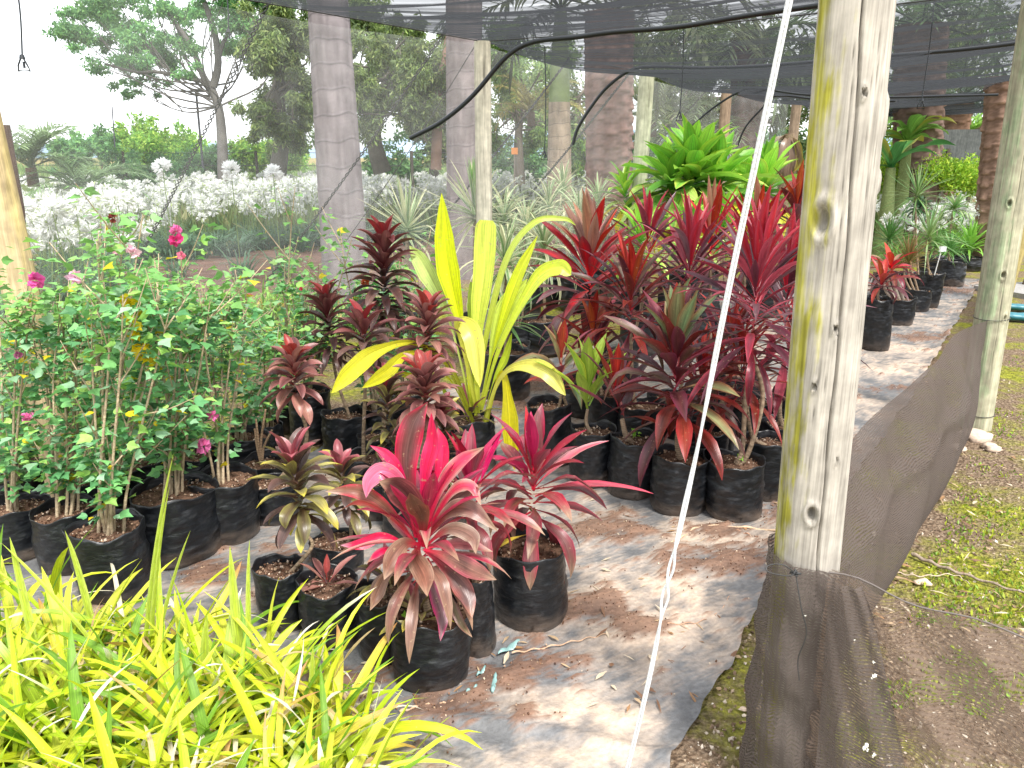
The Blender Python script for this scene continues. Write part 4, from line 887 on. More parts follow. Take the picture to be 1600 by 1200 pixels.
for i, p in enumerate(spots):
    k = i % 4; sc = rng.uniform(.85, 1.15)
    if not used[k]:
        used[k] = True; o = protos[k]; o.location = p; o.rotation_euler = (0, 0, rng.uniform(0, 6)); o['label'] = lbl; o['group'] = grp
        o.scale = (sc,)*3
    else: copy_tree(protos[k], p, rng.uniform(0, 6), sc)
lp_ = agapanthus_proto(90, 0, V(.09, .17, .10)); lp_.name = 'leafy_clump'; lp_['category'] = 'agapanthus'; lp_['label'] = 'flowerless dark green strappy clump along the near edge of the white bed'; lp_['group'] = 'leafy clumps edging the white flower bed'
for i in range(80):
    px = rng.uniform(150, 980); near = np.interp(px, [150, 260, 520, 700, 1000], [430, 402, 394, 376, 348]); p = P(px, near+rng.uniform(-14, 5), 0)
    if i == 0: lp_.location = p
    else: copy_tree(lp_, p, rng.uniform(0, 6), rng.uniform(.9, 1.25))
sb = MB(); q_ = [P(130, 445), P(150, 420), P(260, 398), P(520, 388), P(760, 368), P(1000, 345), P(1000, 372), P(840, 420), P(620, 450), (P(420, 470)), (P(240, 475))]
for a_, b_, c_, d_ in ((0, 1, 10, 10), (1, 2, 10, 10), (2, 3, 9, 10), (3, 4, 8, 9), (4, 5, 6, 7), (4, 7, 8, 8)):
    f_ = [a_, b_, c_] if c_ == d_ else [a_, b_, c_, d_]
    sb.add([q_[i]+V(0, 0, .005) for i in f_], [list(range(len(f_)))], V(.17, .10, .075))
tag(sb.build('bare_soil', mat('bare_soil', .95, .1, bump=.8, bscale=12, vary=.35, vscale=3), smooth=False), kind='structure')
# taller single heads, and the bed at the right
for (x, y, lb) in ((254, 262, 'tallest white agapanthus head standing above the bed on the left'), (361, 266, 'single tall agapanthus head in front of the spreading tree trunk'), (427, 272, 'tall agapanthus head just left of the big palm trunk')):
    p = PY(x, y, 10.5); o = copy_tree(protos[0], (p[0], p[1], 0), 1., 1., lb); o['group'] = 'tall agapanthus heads above the bed'
    ch = [c for c in o.children]; H = p[2]
    for c in ch:
        if not c.name.startswith('leaves'): bpy.data.objects.remove(c)
    m_ = MB(); tube(m_, [V(p[0], p[1], 0), p], .006, V(.25, .35, .12), 6); m_.build('flower_stem', M_STRAP, o)
    m_ = MB(); n = 46; d = rdir(rng, n, .4); d5 = np.repeat(d, 6, 0)+rng.normal(0, .14, (n*6, 3))
    scatter(m_, np.array([[.4, 0, 0], [.75, .11, .03], [1, .03, .1], [.75, -.07, .0]]), [[0, 1, 2, 3]], np.repeat(p[None], n*6, 0), frames(d5, rdir(rng, n*6)), rng.uniform(.11, .15, n*6), np.tile(V(.88, .89, .88), (n*6, 1))); m_.build('flower_head', M_PETAL, o, False)
    o.scale = (1, 1, 1); o.rotation_euler = (0, 0, 0)
pr2_ = [agapanthus_proto(80+i, 3, V(.16, .36, .07), .8) for i in range(2)]
spots = []; tries = 0
while len(spots) < 46 and tries < 5000:
    tries += 1; px = rng.uniform(1375, 1560); py = rng.uniform(338, 418); p = P(px, py, 0)
    if all((p[0]-q[0])**2+(p[1]-q[1])**2 > .34**2 for q in spots): spots.append(p)
for i, p in enumerate(spots):
    sc = rng.uniform(.9, 1.1)
    if i < 2:
        o = pr2_[i]; o.location = p; o['label'] = 'white agapanthus plant with bright green leaves in the bed right of the front post'; o['group'] = 'white agapanthus right of the front post'
    else: copy_tree(pr2_[i % 2], p, rng.uniform(0, 6), sc)

# ---------------------------------------------------------------- grow bags
def bag_spec(cx, yb, w, yr):
    p = P(cx, yb, 0); 
    for _ in range(4):
        c = p; r = w*.5*depth(c+V(0, 0, .12))/F
        p = P(cx, yb, 0); p = V(p[0]*(1+r*.9/p[1]), p[1]+r*.95, 0)
    f = p - V(0, r, 0); d = ray(cx, yr); z = CH + d[2]*(f[1]/d[1]); return p, r, max(.08, z)
def grow_bag(root, p, r, h, seed, soil=True, tilt=0.):
    rng = np.random.default_rng(seed); tilt = rng.uniform(-.07, .07); ns, nl = 72, 30
    a = np.linspace(0, 2*np.pi, ns, endpoint=False)[None]; t = np.linspace(0, 1, nl)[:, None]
    q1, q2 = rng.uniform(0, 6.28, 2); lip = .013*(np.sin(a*2+q1)*.6+np.sin(a*3+q2)*.5+.35*np.sin(a*7+q1))
    lip = lip*(1 if h > .15 else .5)
    R0 = np.interp(t, [0, .03, .10, .5, .85, 1], [.80, .93, 1.0, 1.03, .99, 1.02])*r
    W = np.array([[nzv((math.cos(x)*1.1+seed, math.sin(x)*1.1, z*3.2), 1.2, 4) for x in a[0]] for z in t[:, 0]*h/.25])
    W2 = np.array([[nzv((math.cos(x)*2+seed, math.sin(x)*2, z*26), 1.5, 3) for x in a[0]] for z in t[:, 0]*h/.25])
    sq = .025*np.cos(a*2+q1)*t + .02*np.cos(a*3+q2)
    rr = R0*(1+.045*W+.024*W2*np.clip(t*3, 0, 1)+sq)
    pl = rng.uniform(0, 6.28); rr = rr*(1+.05*np.exp(-(((a-pl+np.pi) % (2*np.pi)-np.pi)/.06)**2)*t)
    z = h*t + lip*np.clip((t-.6)/.4, 0, 1)**1.5
    out = np.stack([np.cos(a)*rr + tilt*z, np.sin(a)*rr, z], -1)
    inn = out[::-1][:9].copy()         # inner wall of the lip
    cx_ = V(0, 0, 0); k = np.linspace(.985, .955, 9)[:, None]
    inn[..., 0] = (inn[..., 0]-tilt*inn[..., 2])*k+tilt*inn[..., 2]; inn[..., 1] *= k
    vv = np.concatenate([out, inn]).reshape(-1, 3)+p
    ed = np.clip(1-t*3.4+.5*W, 0, 1)[..., None]; col = V(.007, .0085, .011)*(1+.6*W2[..., None]) + ed*V(.13, .095, .07)*.8*rng.uniform(.4, 1.1) + np.clip(W2-.25, 0, 1)[..., None]*.035
    for s_ in (0, 1.0, -1.1):          # punched holes
        ha = -math.pi/2+s_; dd = np.hypot(((a-ha+np.pi) % (2*np.pi)-np.pi)*r, t*h-.035)/.007; col = col*(1-.95*np.exp(-dd**4)[..., None]); 
    c2 = np.concatenate([col, np.tile(V(.012, .013, .016), (9, ns, 1))]).reshape(-1, 3)
    m = MB(); m.add(vv, grid(nl+9, ns, True), c2)
    b = m.build('grow_bag', M_BAG, root)
    if soil:
        m = MB(); n2 = 12; rad = np.linspace(0, 1, n2)[:, None]; zs = h-.032*(1 if h > .15 else .4)-.006
        er = rr[int(nl*.84)][None]*.975; xx = np.cos(a)*er*rad+tilt*zs; yy_ = np.sin(a)*er*rad
        zz = zs+.012*(1-rad)+np.array([[.010*nzv((x*1, y*1, seed), 18, 3) for x, y in zip(xr, yr)] for xr, yr in zip(xx, yy_)])
        cc_ = np.array([[nzv((x, y, seed+5), 40, 3) for x, y in zip(xr, yr)] for xr, yr in zip(xx, yy_)])
        m.add((np.stack([xx, yy_, zz], -1)+p).reshape(-1, 3), grid(n2, ns, True), (V(.13, .075, .05)*(1+.8*cc_[..., None])).reshape(-1, 3))
        n = 130; aa = rng.uniform(0, 6.28, n); r_ = r*.9*np.sqrt(rng.random(n)); pos = p+np.stack([np.cos(aa)*r_+tilt*zs, np.sin(aa)*r_, 0*r_+zs+.012+rng.normal(0, .003, n)], 1)
        pal = np.array([[.10, .05, .03], [.35, .24, .16], [.58, .46, .36], [.2, .12, .08]])
        crumbs(m, pos, .003, .012, pal[rng.integers(0, 4, n)], rng)
        m.build('soil', M_SOIL, b)
    return b
# leaf palettes: (base, middle, edge, tip)
def jitter(c, rng, a=.2): return np.asarray(c)*(1+rng.uniform(-a, a))
YL = V(.62, .70, .03); YG = V(.42, .58, .05)
def pal_maroon(t, rng):      # t = 0 oldest .. 1 youngest
    if t > .82: return [(V(.45, .012, .03), V(.40, .03, .02), V(.30, .02, .03), None), (V(.42, .02, .02), V(.34, .07, .02), V(.3, .03, .02), None)][rng.integers(0, 2)]
    return [(V(.28, .01, .025), V(.10, .024, .022), V(.22, .025, .03), None), (V(.20, .01, .03), V(.075, .022, .028), V(.12, .02, .05), None), (V(.35, .01, .03), V(.22, .035, .025), V(.34, .03, .04), None), (V(.12, .015, .03), V(.14, .10, .075), V(.16, .03, .06), None)][rng.integers(0, 4)]
def dk(f, k, kb=1.):
    def g(t, rng):
        r = f(t, rng); return tuple(None if x is None else x*V(k, k, k*kb) for x in r)
    return g
def pal_red(t, rng):
    if t > .75: return [(V(.60, .01, .02), V(.42, .05, .02), V(.40, .02, .02), None), (V(.55, .02, .02), V(.36, .16, .12), V(.3, .2, .15), None), (V(.6, .01, .02), V(.5, .02, .02), V(.35, .02, .03), None)][rng.integers(0, 3)]
    if t > .4: return (V(.62, .008, .02), V(.45, .012, .025), V(.16, .02, .04), V(.2, .03, .05))
    return [(V(.4, .01, .03), V(.10, .02, .04), V(.22, .02, .05), None), (V(.2, .01, .03), V(.16, .10, .13), V(.2, .05, .08), None), (V(.3, .01, .03), V(.13, .03, .02), V(.12, .02, .03), None)][rng.integers(0, 3)]
def pal_purple(t, rng):
    if t > .8: return (V(.5, .01, .04), V(.42, .02, .04), V(.40, .05, .10), None)
    return [(V(.4, .01, .03), V(.17, .025, .05), V(.38, .035, .07), None), (V(.22, .01, .04), V(.07, .022, .035), V(.13, .02, .05), None), (V(.4, .01, .03), V(.32, .05, .09), V(.40, .07, .12), None), (V(.2, .02, .04), V(.15, .09, .12), V(.2, .06, .10), None)][rng.integers(0, 4)]
pal_maroon = dk(pal_maroon, 1.0, .8); pal_purple = dk(pal_purple, .86, .85); pal_red = dk(pal_red, 1.05, .8)
def pal_mixgreen(t, rng):
    return pal_greenred(t, rng) if t > .80 or rng.random() < .12 else pal_maroon(t, rng)
def pal_bronzy(t, rng):
    if t > .72 and rng.random() < .5: return (V(.3, .03, .02), V(.30, .15, .10), V(.34, .2, .16), None)
    return pal_red(t, rng)
def pal_pink(t, rng):
    tan = V(.48, .30, .20)
    if t > .72: return [(V(.80, .01, .09), V(.68, .02, .10), V(.72, .05, .16), None), (V(.75, .01, .08), V(.20, .07, .09), V(.72, .03, .14), None), (V(.75, .01, .06), V(.45, .06, .10), V(.7, .02, .12), None)][rng.integers(0, 3)]
    if t > .35: return [(V(.80, .01, .08), V(.17, .07, .07), V(.78, .02, .13), tan), (V(.78, .01, .07), V(.62, .03, .10), V(.55, .34, .28), tan), (V(.75, .01, .06), V(.24, .10, .09), V(.60, .06, .12), tan)][rng.integers(0, 3)]
    return [(V(.7, .01, .07), V(.24, .09, .07), tan, tan), (V(.6, .02, .06), V(.30, .14, .10), V(.5, .3, .22), tan), (V(.6, .02, .06), V(.16, .08, .07), V(.50, .05, .10), tan), (V(.7, .02, .08), V(.36, .13, .10), V(.5, .3, .2), tan)][rng.integers(0, 4)]
pal_pink = dk(pal_pink, .70)
def pal_pink2(t, rng):
    if t > .6: return [(V(.7, .01, .04), V(.55, .015, .05), V(.4, .02, .05), None), (V(.7, .01, .05), V(.30, .10, .12), V(.6, .03, .1), None), (V(.7, .01, .07), V(.62, .02, .12), V(.65, .05, .15), None)][rng.integers(0, 3)]
    return [(V(.7, .01, .05), V(.34, .08, .08), V(.60, .04, .08), V(.5, .33, .22)), (V(.6, .01, .05), V(.25, .11, .10), V(.5, .06, .1), V(.5, .33, .22)), (V(.6, .01, .04), V(.13, .05, .05), V(.45, .04, .07), None)][rng.integers(0, 3)]
pal_pink2 = dk(pal_pink2, .66)
def pal_dark(t, rng):
    if t > .92: return (V(.42, .012, .025), V(.34, .03, .035), V(.28, .05, .05), None)
    if t > .6: return [(V(.14, .02, .02), V(.10, .028, .03), V(.26, .08, .08), None), (V(.2, .03, .03), V(.28, .11, .10), V(.2, .05, .05), None)][rng.integers(0, 2)]
    return [(V(.06, .025, .02), V(.055, .028, .026), V(.13, .05, .05), None), (V(.08, .03, .02), V(.085, .045, .038), V(.2, .09, .08), None), (V(.1, .04, .03), V(.22, .12, .10), V(.2, .1, .08), None)][rng.integers(0, 3)]
def pal_rose(t, rng):
    if t > .91: return (V(.55, .02, .03), V(.45, .05, .04), V(.4, .08, .07), None)
    return [(V(.25, .03, .03), V(.34, .13, .12), V(.45, .22, .19), None), (V(.12, .03, .03), V(.14, .05, .05), V(.4, .16, .15), None), (V(.3, .05, .04), V(.45, .22, .17), V(.4, .16, .14), None)][rng.integers(0, 3)]
pal_rose = dk(pal_rose, .8); pal_dark = dk(pal_dark, .78)
def pal_olive(t, rng):
    if t > .85: return (V(.4, .03, .05), V(.30, .06, .08), V(.35, .12, .13), None)
    return [(V(.1, .05, .02), V(.10, .07, .04), V(.22, .2, .06), None), (V(.1, .05, .03), V(.07, .04, .035), V(.13, .07, .06), None), (V(.15, .1, .04), V(.25, .22, .09), V(.42, .38, .10), V(.5, .42, .06))][rng.integers(0, 3)]
def pal_greenred(t, rng):
    return [(V(.3, .02, .02), V(.28, .30, .14), V(.30, .12, .06), None), (V(.3, .02, .02), V(.30, .05, .02), V(.32, .02, .03), None), (V(.25, .01, .02), V(.12, .02, .03), V(.28, .03, .06), None), (V(.3, .02, .02), V(.16, .26, .12), V(.25, .14, .06), None)][rng.integers(0, 4)]
def pal_lime(t, rng):
    return [(V(.25, .42, .05), V(.22, .42, .05), V(.5, .55, .04), None), (V(.3, .45, .06), V(.34, .46, .06), V(.30, .45, .05), None)][rng.integers(0, 2)]
def pal_green(t, rng):
    if t > .5: return [(V(.12, .30, .03), V(.16, .38, .05), V(.40, .52, .06), None), (V(.1, .28, .03), V(.24, .46, .06), V(.3, .5, .06), None), (V(.1, .26, .03), V(.10, .28, .03), V(.2, .38, .04), None)][rng.integers(0, 3)]
    if t > .2: return [(V(.1, .25, .03), V(.14, .34, .05), V(.45, .5, .08), None), (V(.10, .24, .04), V(.07, .19, .03), V(.1, .25, .04), None), (V(.1, .25, .03), V(.28, .44, .10), V(.4, .48, .1), None)][rng.integers(0, 3)]
    return [(V(.3, .4, .03), V(.52, .50, .03), V(.6, .52, .03), V(.6, .45, .04)), (V(.2, .3, .03), V(.45, .46, .03), V(.6, .5, .05), None), (V(.3, .4, .03), V(.55, .46, .03), V(.6, .5, .05), None)][rng.integers(0, 3)]
pal_green = dk(pal_green, 1.35)
def pal_var(t, rng):         # cream striped strap leaves
    return [(V(.3, .4, .2), V(.16, .30, .11), V(.72, .72, .50), None), (V(.3, .4, .2), V(.12, .24, .09), V(.60, .64, .40), None), (V(.3, .4, .2), V(.5, .52, .3), V(.7, .68, .45), None)][rng.integers(0, 3)]
def pal_spiky(t, rng): return [(V(.2, .3, .08), V(.12, .28, .08), V(.16, .3, .1), None), (V(.2, .3, .08), V(.2, .36, .14), V(.4, .45, .2), None)][rng.integers(0, 2)]
def pal_bronze(t, rng): return [(V(.25, .2, .05), V(.20, .13, .05), V(.26, .2, .06), None), (V(.2, .2, .05), V(.14, .15, .04), V(.2, .16, .05), None), (V(.2, .1, .05), V(.28, .12, .05), V(.2, .16, .05), None)][rng.integers(0, 3)]

def crown(m, base, n, hgt, L, W, pal, rng, el=(1.35, -.2), bend=(.35, 1.6), prof='cordy', axis=V(0, 0, 1), r0=.008, ph=None, nn=10, wave=.10, fold=.28, Lt=.75, kinks=.1, pw=1.):
    ph = rng.uniform(0, 6.28) if ph is None else ph
    for i in range(n):
        t = (i+.5)/n; az = ph+i*2.399963+rng.normal(0, .12)
        p = base + axis*hgt*t; p = p+V(math.cos(az), math.sin(az), 0)*r0
        e = el[1]+(el[0]-el[1])*t**pw+rng.normal(0, .10); b = bend[1]+(bend[0]-bend[1])*t+rng.normal(0, .14)
        l = L*1.0*(1 if t < .6 else 1-(1-Lt)*(t-.6)/.4)*rng.uniform(.82, 1.12); 
        cb, cm_, ce, ct = pal(t, rng); j = rng.uniform(.78, 1.25)
        kk = (rng.uniform(.35, .7), rng.uniform(.3, .9)) if rng.random() < kinks*(1-t) else None
        leaf(m, p, az, e, l, W*rng.uniform(.8, 1.15), b, prof, cb*j, cm_*j, ce*j, None if ct is None else ct*j, n=nn, fold=fold*(1+.8*t), twist=rng.normal(0, .28), wave=wave, kink=kk, yaw=rng.normal(0, .18))
STEMC = V(.34, .25, .17)
def ringed_stem(m, pts, r, col=STEMC, n=60):
    q = spline(pts, n); k = np.arange(n); rr = r*(1+.10*(k % 3 == 0))*np.linspace(1.1, .8, n); c = np.asarray(col)*(1-.35*(k % 3 == 0))[:, None]
    tube(m, q, rr, c, 9)
def soil_pt(p, h, dx=0., dy=0.): return p+V(dx, dy, h-.03)
class Pot:
    def __init__(s, name, label, cat, bag, seed, group=None, soil=True, tilt=0.):
        s.p, s.r, s.h = bag_spec(*bag); s.rng = np.random.default_rng(seed); s.root = thing(name, label, cat, s.p, group)
        s.bag = grow_bag(s.root, s.p, s.r, s.h, seed, soil, tilt); s.s = s.p+V(0, 0, s.h-.04)
        s.st = MB(); s.lf = MB()
    def at(s, px, py, dy=0.): return PY(px, py, s.p[1]+dy)
    def stem(s, pts, r, col=STEMC): ringed_stem(s.st, [s.s if q is None else q for q in pts], r, col)
    def crown(s, base, top, n, L, W, pal, **k):
        base = np.asarray(base); top = np.asarray(top); H = np.linalg.norm(top-base); crown(s.lf, base, n, H, L, W, pal, s.rng, axis=(top-base)/H, **k)
    def done(s, leafname='leaves', mt=None, stemname='stem'):
        if s.st.n: s.st.build(stemname, M_BARK, s.root)
        if s.lf.n: s.lf.build(leafname, mt or M_LEAF, s.root)
        return s.root
    def weed(s, dx, dy):
        m = MB(); q = s.s+V(dx, dy, .035); d = rdir(s.rng, 9, .5); scatter(m, LOB_V, LOB_F, q+s.rng.normal(0, .008, (9, 3)), frames(d, rdir(s.rng, 9)), np.full(9, .024), np.tile(V(.25, .5, .05), (9, 1))); m.build('weed', M_SOFT, s.root, False)
G_F = 'cordylines in the front cluster of bags'; G_M = 'red cordylines in the block of bags beside the front post'; G_D = 'dark rosette cordylines on thin stems'; G_H = 'hibiscus bushes in black bags on the left'; GB = 'potted cordyline'; CT = 'potted plant'

# ---- front cluster
k = Pot(GB, 'pink cordyline with brown-edged leaves in the frontmost black bag', CT, (675, 1092, 118, 985), 1001, G_F)
b0 = k.at(655, 905); k.stem([None, k.at(663, 930), b0], .011)
k.crown(b0, k.at(660, 815), 36, .27, .042, pal_pink, el=(1.40, -.45), bend=(.30, 1.25), kinks=.6, Lt=.85)
TN = V(.50, .32, .22); HP = V(.70, .012, .08); MV = V(.14, .06, .055); BR = V(.34, .16, .13); NB = V(.75, .015, .07)
for (pp_, w_, cm_, ce, ct, dy) in (([(660, 850), (636, 740), (643, 670), (668, 628)], 58, MV*1.2, HP, None, .06), ([(662, 845), (664, 750), (676, 690), (674, 645)], 36, HP, V(.7, .05, .18), None, .02), ([(662, 845), (685, 760), (692, 700), (684, 668)], 30, V(.70, .02, .10), HP, None, .08),
    ([(652, 820), (628, 745), (606, 712), (578, 696)], 22, HP, V(.62, .02, .14), None, 0), ([(662, 835), (688, 762), (718, 722), (757, 698)], 32, V(.68, .03, .10), V(.70, .45, .40), TN, -.02), ([(650, 840), (630, 760), (600, 736), (578, 752), (572, 778)], 40, V(.72, .12, .22), V(.75, .30, .42), None, -.08),
    ([(650, 850), (606, 796), (560, 768), (508, 768)], 34, V(.34, .15, .10), HP, TN, -.05), ([(645, 840), (600, 800), (560, 784), (526, 800)], 20, V(.60, .10, .10), TN, TN, -.08), ([(645, 855), (600, 838), (565, 850), (532, 852)], 26, HP, V(.60, .02, .08), V(.7, .3, .4), -.08),
    ([(658, 850), (652, 800), (622, 762), (592, 752)], 62, MV, V(.5, .10, .12), TN, -.10), ([(662, 855), (660, 810), (650, 786), (640, 770)], 46, V(.17, .09, .06), V(.42, .13, .08), None, -.16), ([(664, 850), (690, 800), (720, 772), (752, 758)], 40, V(.20, .10, .09), TN, TN, -.05),
    ([(664, 845), (700, 800), (735, 795), (778, 830)], 40, V(.30, .12, .10), V(.62, .42, .34), TN, -.10), ([(668, 850), (702, 826), (738, 838), (744, 866)], 34, V(.32, .16, .12), V(.66, .50, .40), TN, -.16), ([(655, 850), (632, 850), (612, 876), (600, 906)], 44, V(.30, .13, .09), TN, TN, -.16),
    ([(656, 850), (650, 872), (664, 900), (668, 932)], 46, V(.36, .15, .10), TN, V(.5, .3, .2), -.20), ([(664, 858), (702, 872), (742, 892), (776, 906)], 42, V(.34, .16, .12), V(.6, .12, .16), TN, -.14), ([(664, 860), (704, 896), (728, 930), (738, 966)], 44, V(.19, .10, .09), V(.48, .13, .11), V(.45, .2, .12), -.14),
    ([(662, 868), (676, 920), (690, 962), (688, 1002)], 32, V(.26, .14, .15), V(.74, .03, .20), None, -.18), ([(645, 865), (606, 896), (588, 930), (578, 954)], 30, V(.36, .18, .12), TN, TN, -.12), ([(668, 872), (702, 934), (720, 974), (738, 996)], 20, V(.26, .20, .10), V(.4, .15, .15), TN, -.12),
    ([(670, 855), (720, 850), (770, 862), (800, 860)][:3], 30, V(.45, .12, .13), V(.6, .3, .28), TN, -.02), ([(664, 835), (705, 770), (735, 760), (752, 790)], 28, V(.62, .03, .08), V(.66, .5, .4), TN, -.10), ([(640, 860), (600, 860), (572, 880), (590, 950)][:3], 16, HP, V(.6, .2, .3), TN, -.16)):
    n_ = len(pp_); w_m = w_/F*depth(k.p+V(0, 0, .4))*.70
    pleaf(k.lf, [k.at(x, y, dy*(i/(n_-1))) for i, (x, y) in enumerate(pp_)], w_m, 'lance', NB*.85, cm_*(.85 if cm_[0] > .5 else .62), ce*(.85 if ce[1] < .1 else .72), None if ct is None else ct*.72, face=k.rng.uniform(.75, 1.), rngs=k.rng.normal(0, .4), wave=.14)
crown(k.lf, k.s+V(-.03, -.05, .02), 12, .05, .11, .028, pal_olive, k.rng, el=(1.3, .2), bend=(.4, 1.2)); k.weed(-.055, -.05); k.done()
k = Pot(GB, 'small bag wedged left of the frontmost bag, brown seedling crown inside', CT, (607, 1048, 84, 945), 1002, G_F)
k.stem([None, k.s+V(.0, 0, .05)], .008); k.crown(k.s+V(.02, -.02, .02), k.s+V(.03, -.02, .10), 14, .14, .035, pal_olive, el=(1.2, .1)); k.weed(-.04, 0); k.done()
k = Pot(GB, 'bag of gritty soil holding only a tiny brown seedling', CT, (524, 1024, 92, 930), 1003, G_F)
k.crown(k.s+V(-.01, 0, .01), k.s+V(-.01, 0, .035), 9, .13, .028, pal_rose, el=(1.25, .1), bend=(.2, .9)); k.done()
k = Pot(GB, 'bronze rosette on a crooked bare stem in the leftmost front bag', CT, (451, 997, 76, 902), 1004, G_F)
b0 = k.at(476, 815); k.stem([k.s+V(.02, 0, 0), k.at(487, 855), k.at(480, 835), b0], .0065); k.crown(b0, k.at(455, 715), 48, .155, .045, pal_olive, el=(1.35, -.35), bend=(.6, 1.3), prof='broad', wave=.06); k.done()
k = Pot(GB, 'low mottled crown in the short bag right behind the crooked-stem rosette', CT, (532, 905, 78, 862), 1005, G_F)
b0 = k.at(545, 800); k.stem([None, k.at(548, 840), b0], .008); k.crown(b0, k.at(530, 725), 34, .13, .042, pal_olive, el=(1.3, -.4), bend=(.6, 1.3), prof='broad'); k.done()
k = Pot(GB, 'pink-red cordyline in the wide bag at the right of the front cluster', CT, (830, 995, 112, 878), 1006, G_F)
b0 = k.at(832, 815); k.stem([None, k.at(838, 850), b0], .011); k.crown(b0, k.at(834, 725), 36, .27, .050, pal_pink2, el=(1.45, -.5), bend=(.25, 1.3), kinks=.4)
for (az, e, l, w_, bd, cb, cm_, ce) in ((R(0), .15, .42, .05, .45, V(.7, .02, .05), V(.5, .1, .13), V(.6, .05, .1)), (R(75), 1.4, .28, .06, .1, V(.7, .02, .05), V(.28, .12, .13), V(.3, .1, .1)), (R(110), 1.35, .29, .04, .1, V(.7, .02, .05), V(.6, .03, .04), V(.5, .02, .04)), (R(15), .8, .32, .055, .7, V(.7, .02, .05), V(.7, .12, .18), V(.75, .4, .4))):
    leaf(k.lf, k.at(833, 765), az, e, l, w_, bd, 'cordy', cb, cm_, ce, None, n=12, fold=.3)
leaf(k.lf, k.at(862, 860), R(-60), -.9, .16, .03, .3, 'cordy', cm=V(.2, .06, .03)); leaf(k.lf, k.at(825, 835), R(215), .1, .26, .035, 1., 'cordy', cm=V(.55, .40, .05)); k.done()
k = Pot(GB, 'bright red cordyline half hidden between the frontmost and the wide bag', CT, (744, 1034, 66, 915), 1007, G_F)
b0 = k.at(735, 815); k.stem([None, k.at(738, 860), b0], .010); k.crown(b0, k.at(735, 745), 26, .24, .042, pal_pink2, el=(1.45, -.3), bend=(.25, 1.2), kinks=.3); leaf(k.lf, k.at(745, 770), R(35), 1.15, .22, .028, .15, 'cordy', cm=V(.62, .02, .14)); k.done()

# ---- giant yellow-leaved plant
k = Pot('potted_crinum', 'huge lemon yellow broad-leaved plant towering in the centre', CT, (735, 745, 84, 665), 1010)
for (pp_, w_, c, pf, dy, fc) in (([(738, 645), (722, 520), (698, 410), (690, 302)], 52, V(.66, .74, .01), 'petio', .0, 1.), ([(746, 645), (746, 520), (756, 420), (760, 344)], 50, V(.66, .76, .09), 'blunt', .05, .95), ([(738, 640), (702, 500), (664, 420), (640, 384)], 44, V(.58, .72, .20), 'petio', .1, .9),
    ([(742, 640), (716, 500), (690, 440), (672, 420)], 30, V(.40, .55, .12), 'petio', .15, .8), ([(750, 640), (772, 545), (806, 440), (840, 368)], 30, V(.58, .66, .02), 'petio', .0, .8), ([(752, 640), (782, 540), (836, 440), (872, 418), (892, 430)], 36, V(.62, .74, .06), 'strap2', -.08, .9), ([(750, 640), (766, 560), (790, 480), (824, 436)], 44, V(.60, .72, .10), 'petio', .06, .95),
    ([(746, 645), (728, 560), (716, 506), (738, 524), (750, 605)], 46, V(.80, .78, .12), 'tipw', -.30, 1.), ([(742, 665), (704, 572), (648, 536), (590, 548), (548, 580), (518, 614)], 36, V(.60, .57, .03), 'tipw', -1.0, .85), ([(742, 668), (694, 566), (640, 552), (604, 580), (566, 606)], 28, V(.56, .54, .02), 'tipw', -1.0, .8), ([(742, 668), (700, 590), (660, 590), (610, 580)], 16, V(.56, .56, .02), 'tipw', -.1, .8),
    ([(752, 685), (774, 606), (802, 574), (850, 578), (884, 618)], 40, V(.80, .76, .14), 'tipw', -.22, 1.), ([(754, 690), (772, 612), (786, 582), (794, 630), (798, 680), (804, 734)], 40, V(.56, .50, .01), 'tipw', -.15, .95), ([(744, 600), (786, 420), (832, 350), (880, 342), (900, 352)], 15, V(.46, .56, .08), 'strap', .1, .8),
    ([(744, 650), (738, 560), (744, 470), (735, 440)], 40, V(.42, .56, .05), 'petio', .14, .8), ([(755, 660), (770, 600), (790, 560), (800, 520)], 22, V(.44, .54, .03), 'petio', .05, .6), ([(738, 668), (715, 630), (700, 620), (690, 600)], 14, V(.4, .5, .04), 'petio', -.05, .7)):
    n_ = len(pp_); w_m = w_/F*depth(k.p+V(0, 0, .6))
    pleaf(k.lf, [k.at(x, y, dy*(i/(n_-1))) for i, (x, y) in enumerate(pp_)], w_m*.67, pf, V(.50, .56, .05), c, c*V(.92, .95, 1), None, n=30, m=9, face=fc, fold=.30, wave=.04)
crown(k.lf, k.s, 12, .06, .22, .04, pal_olive, k.rng, el=(1.2, .3)); k.done('leaves')

# ---- dark rosette cordylines (column crowns on thin ringed stems)
def rosette(label, bag, seed, cb_, ct_, stem_pts, n, L, W, pal, st=.0085, dy=0., el=(1.30, -.25), **kw):
    k = Pot(GB, label, CT, bag, seed, G_D); b0 = k.at(*cb_, dy); k.stem([None]+[k.at(*q, dy*.6) for q in stem_pts]+[b0], st); k.crown(b0, k.at(*ct_, dy), n, L, W, pal, el=el, bend=(.7, 1.25), prof='broad', wave=.05, fold=.35, **kw); k.done(); return k
rosette('rosy rosette on a long bare stem, leftmost of the dark rosettes', (432, 828, 74, 765), 1101, (463, 622), (458, 560), [(478, 690)], 40, .155, .048, pal_rose, .009)
rosette('dark rosette with red heart on the stem above the middle bags', (540, 720, 66, 655), 1102, (520, 560), (508, 465), [(545, 650), (528, 600)], 56, .18, .042, pal_dark, .009)
rosette('tallest dark rosette, a long column of leaves left of the yellow plant', (600, 745, 70, 690), 1103, (600, 500), (600, 375), [(600, 650), (597, 560)], 84, .20, .048, pal_dark, .011)
rosette('brown-pink rosette touching the yellow plant on its left', (660, 790, 80, 720), 1104, (668, 556), (667, 488), [(655, 680)], 48, .175, .048, pal_rose, .009)
